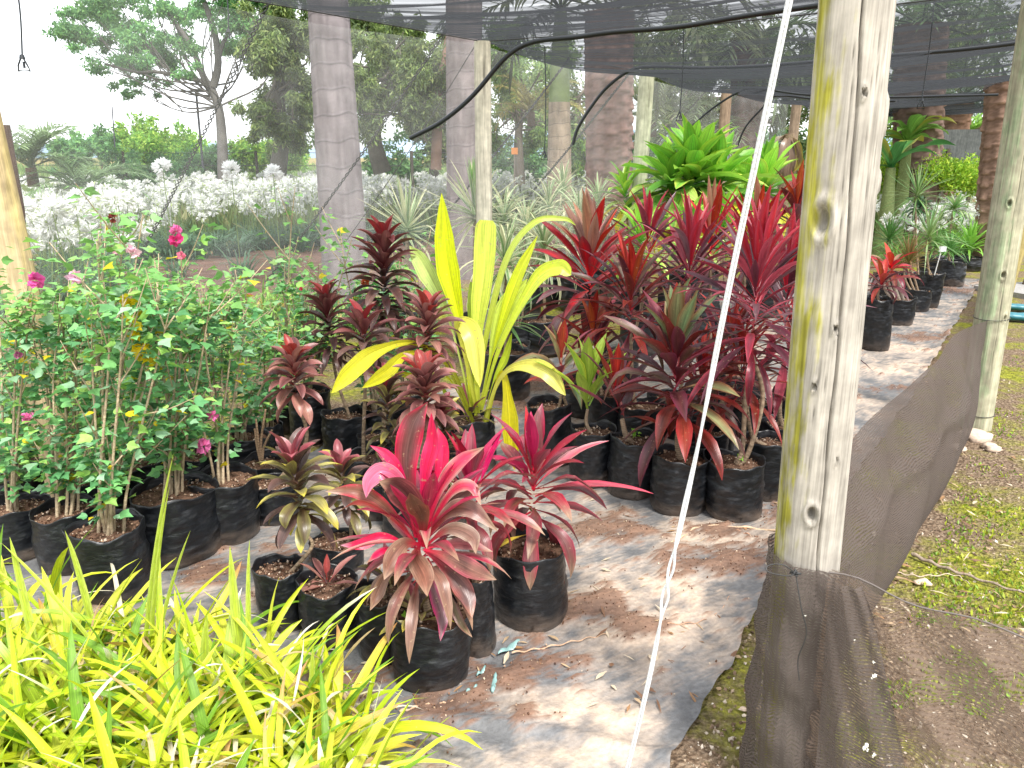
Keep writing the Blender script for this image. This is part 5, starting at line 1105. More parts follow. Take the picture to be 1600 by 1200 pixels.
rosette('large dusky pink rosette just above the front pink cordyline', (640, 850, 80, 775), 1105, (668, 655), (662, 585), [(655, 720)], 50, .165, .050, pal_rose, .010)
rosette('dark rosette sunk between the tallest rosette and its neighbour', (572, 790, 70, 725), 1106, (572, 565), (568, 505), [(568, 680)], 30, .18, .045, pal_dark, .009)
rosette('low dull rosette with yellowing leaves under the yellow plant', (596, 820, 70, 760), 1107, (610, 720), (604, 590), [(612, 745)], 60, .13, .036, pal_olive, .011)
rosette('shaded brown rosette beneath the brown-pink one', (700, 830, 70, 770), 1108, (695, 735), (690, 640), [(697, 755)], 50, .14, .038, pal_olive, .011)
# ---- red block beside the front post
def cordy(label, bag, seed, cb_, ct_, stems, n, L, W, pal, dy=0., prof='cordy', el=(1.5, -.35), bend=(.2, 1.1), r=.012, group=G_M, kk=.15, name=GB, weed=None, mt=None, **kw):
    k = Pot(name, label, CT, bag, seed, group); b0 = k.at(*cb_, dy)
    for i, s_ in enumerate(stems):
        pts = [k.s+V(.012*(i*2-len(stems)+1), 0, 0)]+[k.at(*q, dy*.5) for q in s_]+[b0]; k.stem(pts, r)
    k.crown(b0, k.at(*ct_, dy), n, L, W, pal, el=el, bend=bend, prof=prof, kinks=kk, **kw)
    if weed: k.weed(*weed)
    k.done(); return k
cordy('big wine red cordyline with green young leaves, in the second largest front bag', (1058, 812, 86, 725), 1201, (1063, 655), (1052, 530), [[(1058, 690)]], 58, .38, .072, pal_mixgreen, el=(1.5, -.25))
cordy('tall purple-red cordyline on forked stems in the bag nearest the front post', (1144, 822, 88, 733), 1202, (1175, 555), (1185, 410), [[(1160, 700), (1165, 620)], [(1172, 700), (1192, 620)]], 84, .40, .040, pal_purple, r=.011, weed=(.02, 0))
cordy('young cordyline with mixed red and cream-green leaves above two thin stems', (862, 735, 68, 640), 1203, (878, 610), (876, 550), [[(872, 640)], [(885, 640)]], 18, .26, .055, pal_greenred, el=(1.5, .0), bend=(.1, 1.), r=.009)
cordy('young lime green cordyline between the red ones', (922, 768, 68, 680), 1204, (918, 640), (921, 600), [[(916, 660)]], 11, .32, .062, pal_lime, el=(1.5, .8), bend=(.05, .5), r=.009)
cordy('bag with a thick cut stump and a few red leaves', (985, 786, 74, 695), 1205, (972, 655), (960, 600), [[(978, 680)]], 14, .30, .05, pal_maroon, el=(1.4, .4), bend=(.1, .6), r=.014, weed=(.02, .06))
cordy('fiery red-hearted cordyline, leftmost and tallest of the red block', (915, 660, 70, 600), 1206, (920, 500), (922, 390), [[(925, 590)]], 60, .46, .068, pal_bronzy)
cordy('magenta-leaved cordyline in the middle of the red block', (1050, 690, 76, 630), 1207, (1075, 480), (1080, 400), [[(1065, 600)]], 56, .48, .046, pal_purple, el=(1.45, -.3))
cordy('red-tipped cordyline behind the magenta one', (1110, 660, 70, 610), 1208, (1110, 420), (1110, 370), [[(1110, 550)]], 34, .44, .05, pal_red)
cordy('deep purple cordyline behind the young red and green ones', (1000, 705, 70, 640), 1209, (985, 520), (985, 450), [[(990, 620)]], 46, .42, .048, pal_maroon)
cordy('crimson cordyline pressed against the front post', (1215, 757, 66, 670), 1210, (1225, 560), (1230, 430), [[(1218, 640)]], 50, .42, .045, pal_purple)
cordy('dark red cordyline behind the tall forked one', (1190, 788, 76, 700), 1211, (1165, 620), (1160, 560), [[(1175, 680)]], 26, .34, .038, pal_maroon, r=.010)
cordy('red cordyline low at the very edge of the front post', (1232, 700, 60, 630), 1212, (1240, 590), (1245, 520), [[(1236, 640)]], 30, .34, .04, pal_maroon)
cordy('small red-leaved cordyline under the magenta one', (1095, 750, 74, 680), 1213, (1100, 640), (1095, 580), [[(1098, 670)]], 36, .30, .035, pal_maroon, r=.010)
cordy('slender-stemmed cordyline between the wine red and forked ones', (1110, 735, 60, 665), 1214, (1150, 600), (1140, 520), [[(1120, 640)]], 36, .34, .035, pal_maroon, r=.009)
cordy('maroon cordyline with a leaning bare stem behind the lime one', (950, 690, 66, 620), 1215, (935, 590), (925, 520), [[(945, 630)]], 24, .34, .055, pal_maroon, r=.011)
cordy('bronze-red cordyline at the back of the block beside the post', (1262, 640, 60, 580), 1216, (1245, 380), (1245, 320), [[(1255, 540)]], 36, .34, .05, pal_maroon, r=.010)
cordy('scarlet cordyline behind the fiery red-hearted one', (960, 620, 70, 560), 1217, (1015, 430), (1012, 360), [[(985, 540)]], 34, .42, .045, pal_purple)
cordy('tall red cordyline showing above the forked one beside the white wire', (1150, 640, 70, 590), 1218, (1165, 420), (1185, 360), [[(1155, 540)]], 40, .46, .045, pal_red)
cordy('low dark seedlings in a bag near the back of the red block', (1165, 690, 70, 635), 1219, (1120, 620), (1125, 560), [[(1150, 640)]], 30, .30, .03, pal_maroon, r=.007)
# ---- big green foliage plants behind
G_G = 'big green broad-leaved plants behind the red block'
k = Pot('potted_dracaena', 'huge bushy green foliage plant with yellow lower leaves behind the red block', CT, (1075, 520, 90, 430), 1301, G_G)
for (x, y0, y1, n, L) in ((1078, 318, 262, 60, .62), (1048, 318, 280, 34, .52), (1120, 316, 280, 38, .54), (1090, 312, 255, 30, .54)):
    k.stem([None, k.at(x, y0)], .02); k.crown(k.at(x, y0), k.at(x, y1), n, L, .14, pal_green, el=(1.5, -.7), bend=(.25, 1.35), prof='broad', wave=.08)
k.done()
k = Pot('potted_dracaena', 'smaller bright green foliage plant crossed by the white wire', CT, (1190, 500, 70, 430), 1302, G_G)
for (x, y0, y1, n, L) in ((1195, 318, 280, 38, .56), (1160, 322, 296, 20, .5)):
    k.stem([None, k.at(x, y0)], .018); k.crown(k.at(x, y0), k.at(x, y1), n, L, .115, pal_green, el=(1.5, -.5), bend=(.25, 1.4), prof='broad')
k.done()
k = Pot('potted_dracaena', 'small yellow-green leafy plant left of the huge green one', CT, (985, 500, 50, 440), 1303, G_G)
k.stem([None, k.at(978, 320)], .012); k.crown(k.at(978, 325), k.at(975, 290), 26, .34, .07, pal_green, el=(1.4, -.3), bend=(.4, 1.4), prof='broad'); k.done()
for i, (x, y, lb) in enumerate(((1000, 372, 'low green leafy plant showing between the red crowns on the left'), (1075, 360, 'green leafy undergrowth plant right below the huge green one'), (1130, 345, 'green leafy plant in front of the smaller bright green one'))):
    k = Pot('potted_dracaena', lb, CT, (x, 560-i*8, 60, 500), 1310+i, 'low green plants under the big green one')
    k.stem([None, k.at(x, y+25)], .012); k.crown(k.at(x, y+30), k.at(x, y-10), 34, .34, .06, lambda t, r: pal_green(.3+.4*t, r), el=(1.4, -.3), bend=(.4, 1.4), prof='broad'); k.done()
# ---- variegated strap plants and yuccas
G_V = 'cream striped strap-leaved plants behind the yellow plant'
for i, (x, y, bx, by, w_, lb) in enumerate(((858, 315, 858, 480, 60, 'cream striped grassy plant standing highest, left of the scarlet leaves'), (822, 345, 815, 500, 60, 'cream striped grassy plant right of the yellow leaves'), (905, 330, 905, 490, 60, 'cream striped grassy plant beside the red crown'), (788, 330, 790, 520, 60, 'cream striped grassy plant behind the two biggest yellow leaves'),
                                            (850, 380, 850, 560, 70, 'lower cream striped plant in front of its neighbours'), (790, 400, 790, 600, 76, 'cream striped plant low behind the yellow plant'), (935, 310, 940, 470, 56, 'furthest right cream striped plant beneath the pale greenish post'), (880, 290, 885, 455, 56, 'cream striped plant against the white flowers'))):
    k = Pot('potted_striped_plant', lb, CT, (bx, by, w_, by-55), 1400+i, G_V); b0 = k.at(x, y+28); k.stem([None, b0], .012)
    k.crown(b0, k.at(x, y), 60, .42, .026, pal_var, el=(1.4, -.6), bend=(.5, 1.8), prof='strap', wave=.02); k.done(mt=M_STRAP)
G_Y = 'spiky yuccas behind the yellow plant'
for i, (x, y, bx, by, w_, L, n, lb) in enumerate(((636, 348, 640, 560, 60, .46, 60, 'pale striped spiky yucca left of the yellow plant'), (742, 325, 742, 560, 60, .50, 64, 'spiky yucca with upright green centre behind the yellow plant'), (795, 490, 790, 632, 78, .30, 40, 'short spiky plant in the big black bag right of the yellow plant'))):
    k = Pot('potted_yucca', lb, CT, (bx, by, w_, by-(75 if i == 2 else 60)), 1420+i, G_Y); b0 = k.at(x, y+20)
    k.stem([None, b0], .018); k.crown(b0, k.at(x, y), n, L, .026, pal_var if i != 2 else pal_spiky, el=(1.55, -.5), bend=(0, .35), prof='sword', wave=0, fold=.3)
    if i == 1:
        for q in range(7): leaf(k.lf, k.at(x, y), q*2.4, 1.45, .40, .04, .05, 'sword', cm=V(.12, .32, .06), ce=V(.3, .42, .1))
    k.done(mt=M_STRAP)
k = Pot('potted_yucca', 'bare-stemmed bundle in a bag behind the red leaves near the yellow plant', CT, (805, 560, 60, 510), 1425, G_Y)
for q in range(5): k.stem([k.s+V(q*.02-.04, 0, 0), k.at(790+q*9, 440)], .008)
k.crown(k.at(812, 450), k.at(812, 420), 30, .3, .02, pal_spiky, el=(1.4, .2), bend=(0, .4), prof='sword', wave=0); k.done()

# ---- hibiscus bushes
def flower(m, p, r, col, rng, n=26):
    d = rdir(rng, n, .4); scatter(m, np.array([[0, 0, 0], [.6, .5, .12], [1, .1, 0], [.65, -.45, .1]]), [[0, 1, 2, 3]], p+d*r*.15, frames(d, rdir(rng, n)), r*rng.uniform(.7, 1.1, n), col*rng.uniform(.75, 1.25, (n, 1)))
HG = np.array([[.13, .34, .12], [.18, .42, .14], [.09, .26, .10], [.30, .52, .12], [.24, .42, .24]])*1.08
PINK = V(.78, .20, .45); MAG = V(.65, .05, .22)
def hibiscus(label, bag, seed, top, halfw, stems, nl, flowers=(), low=.16, yel=.03, dy=0., lsz=.046, group=G_H, stc=V(.42, .33, .22), ylw=()):
    k = Pot('potted_hibiscus', label, CT, bag, seed, group); rng = k.rng; twigs = []
    for i in range(stems):
        f = (i+.5)/stems*2-1; e = k.at(top[0]+f*halfw+rng.normal(0, 8), top[1]+abs(f)*40+rng.uniform(0, 70)-(75 if i % 4 == 1 else 0), dy+rng.uniform(-.18, .18))
        s0 = k.s+V(f*.03+rng.normal(0, .012), rng.normal(0, .015), 0)
        c1 = s0*.80+e*.20+V(-f*.012, rng.normal(0, .02), .03); c2 = s0*.25+e*.75+rng.normal(0, .02, 3)
        q = spline([s0, c1, c2, e], 16); tube(k.st, q, np.linspace(.0068, .0020, 16), stc*rng.uniform(.8, 1.2), 7, False); twigs.append((q, 1.))
        for _ in range(5):
            j = rng.integers(4, 14); l = rng.uniform(.10, .26)*np.linalg.norm(e-s0); dd = (q[min(j+1, 15)]-q[j]); dd /= np.linalg.norm(dd); ee = q[j]+(dd*.8+V(rng.normal(0, .5), rng.normal(0, .5), .15))*l
            tq = spline([q[j], (q[j]+ee)/2+V(0, 0, -.01), ee], 7); tube(k.st, tq, np.linspace(.0035, .0014, 7), stc, 5, False); twigs.append((tq, .7))
    k.st.build('stems', M_BARK, k.root)
    pos = []; nl = int(nl*1.9)
    wts = np.array([t[1]*(1.5 if len(t[0]) == 16 else 1.) for t in twigs]); wts /= wts.sum()
    ch = rng.choice(len(twigs), nl, p=wts)
    for c in ch:
        q, _ = twigs[c]; t = (low+(1-low)*rng.random()**.75) if len(q) == 16 else rng.uniform(.1, 1.03); x = t*(len(q)-1); i0 = int(min(x, len(q)-2)); pos.append(q[i0]+(q[i0+1]-q[i0])*(x-i0))
    pos = np.array(pos); d = rdir(rng, nl); d[:, 2] = np.abs(d[:, 2])*.3-.25; d /= np.linalg.norm(d, axis=1)[:, None]
    pos = pos + d*rng.uniform(.01, .05, (nl, 1)); up_ = np.array([[0, 0, 1.]])+rng.normal(0, .45, (nl, 3)); side = np.cross(up_, d); side /= np.linalg.norm(side, axis=1)[:, None]
    Rm = np.stack([d, side, np.cross(d, side)], -1)
    cl = HG[rng.integers(0, 5, nl)]*rng.uniform(.75, 1.3, (nl, 1)); zz = pos[:, 2]; hi = zz > np.quantile(zz, .86); cl[hi] = cl[hi]*.5+V(.22, .42, .08)*.5
    yl = rng.random(nl) < yel*.5; cl[yl] = V(.62, .50, .02)
    scatter(k.lf, LOB_V, LOB_F, pos, Rm, lsz*rng.uniform(.35, 1.3, nl), cl); k.lf.build('leaves', M_SOFT, k.root, False)
    for (x, y, r) in ylw:
        m = MB(); q = k.at(x, y, dy-.30); nn_ = 14; d = rdir(rng, nn_, -.4); scatter(m, LOB_V, LOB_F, q+rng.normal(0, r*.4, (nn_, 3)), frames(d, rdir(rng, nn_)), rng.uniform(.025, .05, nn_), np.tile(V(.74, .58, .01), (nn_, 1))*rng.uniform(.8, 1.1, (nn_, 1))); m.build('yellow_leaves', M_SOFT, k.root, False)
    for (x, y, r, c) in flowers:
        m = MB(); fp = k.at(x, y, dy-.16); flower(m, fp, r*.85, c, rng); m.build('flower', M_PETAL, k.root, False)
    return k
HYEL = []
hibiscus('tall hibiscus with pale forked stem in the front bag of the left group', (190, 955, 106, 845), 1501, (205, 395), 75, 9, 620, [(208, 395, .03, V(.8, .55, .62)), (221, 355, .0, PINK)][:1], yel=.04)
hibiscus('hibiscus with yellow leaves and a tall stalk of pink flowers, in the biggest left bag', (285, 895, 124, 790), 1502, (275, 400), 70, 9, 620, [(274, 360, .026, PINK), (275, 375, .028, MAG), (283, 400, .02, V(.7, .2, .3)), (226, 688, .014, V(.6, .02, .04))], yel=.07, ylw=((207, 498, .035), (212, 520, .02), (217, 541, .022), (232, 562, .022), (200, 470, .015)))
hibiscus('hibiscus with two round pink blooms beside the bare plastic sheet', (356, 862, 100, 765), 1503, (340, 450), 50, 6, 360, [(318, 698, .038, PINK), (332, 650, .026, PINK)])
hibiscus('hibiscus of many thin stems in the second bag from the left front', (118, 905, 94, 815), 1504, (115, 430), 75, 8, 560, [(56, 438, .034, V(.7, .12, .38)), (117, 433, .034, V(.8, .5, .65))], yel=.04)
hibiscus('leftmost front hibiscus with its thick stem leaning in from the frame edge', (38, 885, 92, 808), 1505, (25, 450), 60, 6, 460, [(42, 652, .026, PINK), (28, 555, .018, V(.5, .15, .3))])
hibiscus('hibiscus behind the front bag, crowned with a small dark red bud', (150, 830, 90, 760), 1506, (175, 360), 45, 7, 420, [(177, 340, .024, V(.25, .06, .05)), (182, 392, .02, V(.75, .4, .5))])
hibiscus('dense green hibiscus in the middle of the left group', (225, 790, 84, 735), 1507, (240, 440), 60, 7, 460, [(200, 432, .022, V(.7, .35, .45))])
hibiscus('hibiscus standing behind the two-bloom one', (300, 775, 84, 725), 1508, (310, 420), 45, 6, 420, [(315, 505, .0, PINK)][:0])
hibiscus('sparse-branched hibiscus at the right end of the left group', (385, 765, 84, 695), 1509, (395, 480), 50, 5, 300, [(389, 465, .026, MAG)], low=.4)
hibiscus('shaded hibiscus in the second row at the frame edge', (22, 800, 80, 755), 1510, (10, 470), 50, 6, 360)
hibiscus('hibiscus in the back row left of centre of the group', (95, 775, 80, 720), 1511, (90, 455), 55, 6, 380, [(100, 545, .016, V(.6, .1, .1))])
hibiscus('back row hibiscus with dark lower leaves', (250, 725, 80, 680), 1512, (265, 470), 55, 6, 360)
G_S = 'small green-leaved shrubs in the middle bags'
hibiscus('small leafy shrub in the bag below the dark red-hearted rosette', (487, 698, 62, 618), 1520, (490, 400), 50, 6, 340, [(470, 452, .014, V(.6, .05, .1))], group=G_S, low=.2)
hibiscus('tall thin shrub with yellow-green tips in front of the left palm trunk', (450, 680, 40, 612), 1521, (475, 345), 45, 5, 180, group=G_S, low=.25)
hibiscus('leafy shrub behind the tallest dark rosette', (590, 700, 50, 640), 1522, (575, 400), 55, 7, 420, [(570, 440, .03, V(.45, .1, .03))], group=G_S, low=.15)
hibiscus('green shrub behind the yellow leaves and the dark column', (640, 680, 60, 620), 1523, (640, 400), 50, 7, 380, group=G_S, low=.15)
hibiscus('leafy low shrub behind the sparse hibiscus', (420, 720, 50, 670), 1524, (420, 520), 50, 6, 300, group=G_S, low=.2)
k = Pot('potted_cut_stem', 'bag with only a dry cut-back twig stump', CT, (415, 790, 78, 735), 1530)
for a_, b_ in (((400, 655), (405, 700)), ((415, 640), (408, 690)), ((398, 670), (402, 700)), ((425, 672), (412, 700))): k.stem([None, k.at(*b_), k.at(*a_)], .006, V(.36, .24, .15))
k.done()
# ---- green strap-leaved clumps behind the bushes
G_L = 'green strap-leaved clumps behind the hibiscus'
for i, (x, y, lb) in enumerate(((370, 560, 'green strap-leaved clump right of the hibiscus tops'), (425, 548, 'green strap-leaved clump near the middle shrubs'), (310, 590, 'green strap-leaved clump behind the two-bloom hibiscus'), (480, 560, 'green strap-leaved clump behind the small leafy shrub'), (30, 690, 'green strap-leaved clump at the foot of the tan post'), (540, 520, 'green strap-leaved clump behind the red-hearted rosette'), (400, 500, 'back green strap-leaved clump with brownish tips'), (455, 495, 'back green strap-leaved clump before the palm trunk'))):
    p = P(x, y, 0); rng = np.random.default_rng(1600+i); root = thing('strap_leaf_plant', lb, 'plant', p, G_L); m = MB()
    for q in range(90):
        c = V(.20, .38, .05)*rng.uniform(.6, 1.4) if rng.random() < .9 else V(.6, .45, .12)
        leaf(m, p+V(rng.normal(0, .12), rng.normal(0, .12), 0), rng.uniform(0, 6.28), rng.uniform(.8, 1.5), rng.uniform(.3, .55), .022, rng.uniform(.6, 1.9), 'strap', cm=c, n=8, m=3, wave=0)
    m.build('leaves', M_STRAP, root)
# ---- row of pots beyond the front post
G_R = 'pots in the row beyond the front post'
RW = [('dark bag with a small red-leaved plant tight against the front post', (1366, 552, 44, 470), (1378, 440), .30, 20, pal_maroon, 'broad', .05, (1.2, -.2), 1), ('bag of bare forked pale stems with red leaves', (1400, 512, 48, 468), (1392, 415), .34, 20, pal_red, 'broad', .06, (1.0, -.3), 4),
      ('bushy bronze fine-leaved plant in the third pot of the far row', (1428, 490, 40, 455), (1420, 405), .34, 110, pal_bronze, 'sword', .012, (1.5, .2), 3), ('spiky star-shaped plant in the tall pot with the white label', (1447, 484, 34, 428), (1452, 365), .52, 46, pal_spiky, 'sword', .020, (1.5, -.5), 1),
      ('tall-stemmed tuft of needle leaves standing highest in the far row', (1432, 470, 40, 430), (1434, 300), .44, 56, pal_spiky, 'sword', .016, (1.55, -.6), 1), ('low dark green bushy plant in the square pot', (1482, 450, 40, 410), (1485, 385), .30, 60, lambda t, r: V4(V(.10, .25, .06)), 'sword', .02, (1.3, -.2), 1),
      ('small palm-like tuft on a slender pale stem', (1478, 440, 34, 405), (1492, 322), .26, 44, pal_spiky, 'broad', .04, (1.2, -.3), 1), ('dark tufted plant on a stem behind the star-shaped one', (1420, 462, 36, 430), (1437, 320), .20, 50, lambda t, r: V4(V(.04, .10, .04)), 'broad', .035, (1.2, -.4), 1),
      ('bright green strappy plant at the far end of the pot row', (1512, 425, 44, 405), (1515, 385), .50, 60, lambda t, r: V4(V(.20, .42, .06)), 'strap', .035, (1.5, .2), 0), ('second bright strappy plant at the far end beside the right post', (1530, 408, 40, 392), (1532, 365), .5, 50, lambda t, r: V4(V(.24, .46, .07)), 'strap', .035, (1.5, .2), 0),
      ('dark green bush filling the gap behind the bronze plant', (1385, 470, 46, 430), (1390, 370), .36, 70, lambda t, r: V4(V(.09, .22, .05)), 'sword', .02, (1.4, -.2), 1), ('pale green low bush behind the needle-leaved tuft', (1460, 440, 46, 405), (1462, 380), .34, 60, lambda t, r: V4(V(.14, .3, .07)), 'sword', .022, (1.4, -.2), 1)]
def V4(c): return (c*1.1, c, c*1.2, None)
for i, (lb, bag, ct_, L, n, pal, prof, W_, el_, st_) in enumerate(RW):
    k = Pot('potted_foliage', lb, CT, bag, 1700+i, G_R); top = k.at(*ct_); b0 = top-V(0, 0, .07)
    for q in range(max(1, st_)):
        k.stem([k.s+V((q-st_/2)*.035, 0, 0), (k.s+b0)/2+V((q-st_/2)*.05, 0, 0), b0+V((q-st_/2)*.03, 0, 0)], .016 if i == 1 else .011, V(.5, .42, .34) if i == 1 else STEMC)
    k.crown(b0, top, n, L, W_, pal, el=el_, bend=(.1, .7) if prof == 'sword' else (.3, 1.4), prof=prof, wave=.02); k.done()
    if i == 3:
        rt = thing('plant_label', 'small blank white plant label on a slanting stick in the far pots', 'plant label', k.s)
        a_, b_ = PY(1460, 430, k.p[1]-.12), PY(1470, 394, k.p[1]-.14); m = MB(); tube(m, [a_, b_], .006, V(.75, .75, .72), 6); m.build('stick', M_PLASTIC, rt)
        m = MB(); box(m, PY(1473, 389, k.p[1]-.15), .04, .003, .028, V(.78, .80, .80), .1); m.build('card', M_PLASTIC, rt, False)

# ---------------------------------------------------------------- sunlit strap-leaved grass in the foreground
def fore_grass():
    rng = np.random.default_rng(2001); m = MB()
    poly = [(-140, 985), (120, 1000), (250, 1045), (420, 1110), (560, 1200), (600, 1290), (560, 1420), (-260, 1420)]
    pts = []
    while len(pts) < 170:
        x, y = rng.uniform(-260, 620), rng.uniform(985, 1420)
        if poly_mask(np.array([x]), np.array([y]), poly)[0]: pts.append(P(x, y, 0))
    for p in pts:
        for q in range(rng.integers(8, 13)):
            az = rng.uniform(0, 6.28); L = rng.uniform(.26, .52); u = rng.random()
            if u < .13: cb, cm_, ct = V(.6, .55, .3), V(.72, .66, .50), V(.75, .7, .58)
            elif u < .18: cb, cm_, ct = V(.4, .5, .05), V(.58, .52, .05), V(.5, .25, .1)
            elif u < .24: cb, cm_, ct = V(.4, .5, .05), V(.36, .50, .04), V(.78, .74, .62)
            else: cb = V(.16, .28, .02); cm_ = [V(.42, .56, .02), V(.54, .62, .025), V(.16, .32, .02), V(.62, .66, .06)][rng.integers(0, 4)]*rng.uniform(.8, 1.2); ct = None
            w_ = rng.uniform(.014, .034)*(.5 if u < .13 else 1)
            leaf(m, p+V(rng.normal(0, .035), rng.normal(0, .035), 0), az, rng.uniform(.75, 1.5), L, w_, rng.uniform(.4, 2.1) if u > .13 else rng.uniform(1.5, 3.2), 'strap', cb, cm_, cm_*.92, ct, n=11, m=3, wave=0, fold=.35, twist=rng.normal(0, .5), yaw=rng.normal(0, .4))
    # tall fans that stand out of the mass
    for (x, y, Y, tx, ty, w_) in ((225, 1060, 2.05, 275, 710, .016), (235, 1060, 2.05, 268, 760, .014), (385, 1120, 1.95, 360, 855, .022), (395, 1110, 1.95, 392, 845, .014), (150, 1010, 2.1, 100, 830, .018), (240, 1040, 2.0, 300, 830, .016), (170, 1040, 2.0, 0, 850, .016), (60, 1040, 2., 15, 840, .016), (490, 1150, 1.8, 490, 1010, .014), (500, 1160, 1.8, 560, 1050, .014), (320, 1090, 1.9, 325, 960, .02), (640, 1185, 1.75, 705, 1120, .014), (560, 1150, 1.75, 630, 1095, .013)):
        a = PY(x, y, Y); b = PY(tx, ty, Y-.05); d = b-a; L = np.linalg.norm(d); 
        leaf(m, a, math.atan2(d[1], d[0]), math.asin(d[2]/L)+.06, L, w_*1.5, .12, 'strap', V(.35, .5, .04), V(.50, .62, .06), V(.6, .7, .15), None, n=12, m=3, wave=0, fold=.4)
    tag(m.build('strap_leaf_grass', M_STRAP), 'sunlit yellow-green strap-leaved grass with bleached tips filling the lower left corner', 'grass', kind='stuff')
fore_grass()

# ---------------------------------------------------------------- litter and small things
def stick(label, pts, r, col, cat='stick'):
    m = MB(); q = spline([P(x, y, .018) for x, y in pts], 40); q[:, 2] += .004*np.sin(np.arange(40)*.9); tube(m, q, np.linspace(r, r*.5, 40)*(1+.15*np.sin(np.arange(40)*1.7)), col, 7)
    tag(m.build('fallen_stick', M_BARK), label, cat, 'fallen sticks and roots')
stick('long pale stick lying in front of the bag nearest the front post', [(1222, 831), (1160, 824), (1095, 823), (1068, 838), (1045, 850)], .006, V(.55, .40, .27))
stick('thin curved root on the sheet right of the front cluster', [(800, 1020), (850, 1012), (905, 1000), (950, 990)], .003, V(.5, .33, .22))
stick('short twig at the foot of the frontmost bag', [(625, 1112), (660, 1103), (700, 1098), (716, 1093)], .0045, V(.5, .33, .22))
stick('dark dead branch lying on the mossy soil to the right', [(1425, 866), (1470, 885), (1530, 905), (1610, 930)], .008, V(.28, .22, .17))
stick('thin twig beside the dead branch on the mossy soil', [(1400, 895), (1440, 900), (1490, 898), (1515, 912)], .003, V(.5, .4, .3))
stick('thin reddish twig lying behind the long pale stick', [(1150, 828), (1190, 842), (1218, 850)], .003, V(.42, .24, .16))
stick('wiry root curling on the sheet near the white wire', [(1040, 975), (1090, 972), (1125, 955), (1140, 930)], .0018, V(.5, .3, .2))
for i, (x, y, s_, lb) in enumerate(((795, 1012, .05, 'torn grey-green plastic scrap nearest the wide bag'), (772, 1068, .045, 'torn grey-green plastic scrap right of the frontmost bag'), (737, 1078, .022, 'tiny grey-green plastic scrap touching the frontmost bag'), (752, 1050, .025, 'small grey-green plastic scrap between the two bags'))):
    rng = np.random.default_rng(30+i); p = P(x, y, .02); m = MB(); n = 14; t = np.linspace(0, 1, n); ax = R(60+rng.uniform(-30, 30))
    c = p+np.stack([np.cos(ax)*(t-.5)*s_*2, np.sin(ax)*(t-.5)*s_*2, .006*np.sin(t*9)], 1); w_ = s_*.3*(.4+.6*np.abs(np.sin(t*7+i)))*np.sin(np.pi*(t*.9+.05)); sd_ = V(-math.sin(ax), math.cos(ax), 0)
    vv = np.stack([c-sd_*w_[:, None], c+V(0, 0, .008), c+sd_*w_[:, None]], 1); m.add(vv.reshape(-1, 3), grid(n, 3), V(.20, .34, .33)); tag(m.build('plastic_scrap', M_PLASTIC), lb, 'plastic scrap', 'torn plastic scraps')
rng = np.random.default_rng(40); lt = MB(); n = 420
for _ in range(n):
    if rng.random() < .55: x, y = rng.uniform(1330, 1650), rng.uniform(520, 1000)
    else: x, y = rng.uniform(430, 1230), rng.uniform(780, 1120)
    p = P(x, y, .016)
    if x > 1330 and p[0] < edge_x(p[1]): continue
    c = [V(.35, .2, .1), V(.5, .36, .22), V(.22, .12, .07), V(.62, .52, .38)][rng.integers(0, 4)]
    leaf(lt, p, rng.uniform(0, 6.28), rng.uniform(-.05, .25), rng.uniform(.02, .07), rng.uniform(.004, .02), rng.uniform(-.3, .6), 'cordy', cm=c, n=5, m=3)
tag(lt.build('leaf_litter', M_SOFT), 'dry fallen leaf scraps scattered over sheet and soil', 'leaf litter', kind='stuff')
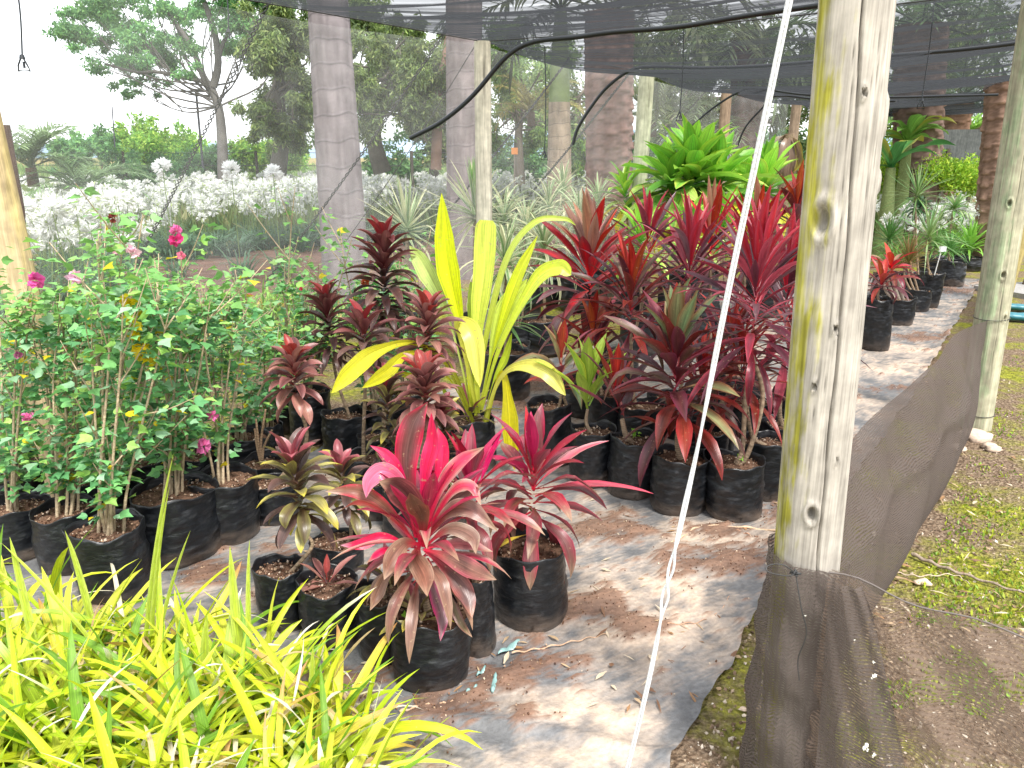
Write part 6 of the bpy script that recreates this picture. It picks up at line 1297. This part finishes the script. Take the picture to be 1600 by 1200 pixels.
# rolled blue-green plastic by the right edge
for i, (x0, y0, x1, y1, r) in enumerate(((1556, 501, 1680, 508, .055), (1570, 486, 1680, 492, .05))):
    rt = thing('plastic_roll', ['lower blue-green plastic roll on the ground at the right edge', 'upper blue-green plastic roll on the ground at the right edge'][i], 'plastic roll', P(x0, y0, 0), 'blue-green plastic rolls')
    a_, b_ = P(x0, y0, 0), P(x1, y1, 0); m = MB(); ns, n = 20, 30; t = np.linspace(0, 1, n)[:, None]; an = np.linspace(0, 2*np.pi, ns, endpoint=False)[None]
    ax = (b_-a_); L = np.linalg.norm(ax); ax /= L; sd_ = np.cross(ax, V(0, 0, 1)); rr = r*(1+.12*np.sin(an*2+t*5)+.04*np.sin(t*40)); c = a_*(1-t)+b_*t+V(0, 0, r)
    vv = c[:, None]+sd_*(np.cos(an)*rr*1.3)[..., None]+V(0, 0, 1)*(np.sin(an)*rr*.8)[..., None]; m.add(vv.reshape(-1, 3), grid(n, ns, True), V(.03, .16, .20)); m.add(vv[0], np.arange(ns)[None, :], V(.02, .08, .1)); m.build('roll', M_PLASTIC, rt)
m_ = MB(); box(m_, P(1620, 455, .03), .5, .45, .03, V(.3, .29, .28), R(20)); tag(m_.build('paving_slab', M_STONE, smooth=False), 'pale grey slab on the ground at the right edge behind the plastic rolls', 'slab')
st_ = MB(); rng = np.random.default_rng(44)
for i, (x, y, s_) in enumerate(((1530, 682, .10), (1550, 700, .06), (1500, 700, .05), (1440, 910, .03), (1160, 1108, .014), (1362, 928, .02))):
    m = MB(); crumbs(m, P(x, y, .01)[None], s_, s_*1.01, V(.55, .42, .32)[None], rng); m = MB(); stone_mesh(m, P(x, y, .01), s_, V(.52, .41, .32), rng)
    tag(m.build('loose_stone', M_STONE), ['largest flat pinkish stone at the foot of the greenish post', 'flat stone just right of the largest one by the greenish post', 'small stone left of the greenish post foot', 'pale stone near the dead branch', 'tiny white stone beside the lower part of the net-wrapped post', 'small pale stone where the two low nets meet'][i], 'stone', 'loose stones on the soil')
# dead straw and curled dry blades lying in the foreground grass (part of the same sunlit mass)
rng = np.random.default_rng(2002); m = MB()
for _ in range(420):
    p = P(rng.uniform(-120, 600), rng.uniform(1030, 1420), rng.uniform(.03, .26))
    if p[0] > -.05 - (2.0-p[1])*.15: continue
    c = [V(.70, .62, .45), V(.55, .42, .22), V(.80, .76, .66), V(.42, .28, .14)][rng.integers(0, 4)]
    leaf(m, p, rng.uniform(0, 6.28), rng.uniform(-.2, 1.3), rng.uniform(.07, .22), rng.uniform(.006, .017), rng.uniform(.4, 3.5), 'strap', cm=c, n=9, m=3, wave=.2, twist=rng.normal(0, 1.2), yaw=rng.normal(0, 1.))
tag(m.build('dry_straw', M_STRAP), 'bleached dry blades tangled in the foreground strap-leaved grass', 'dry grass', kind='stuff')
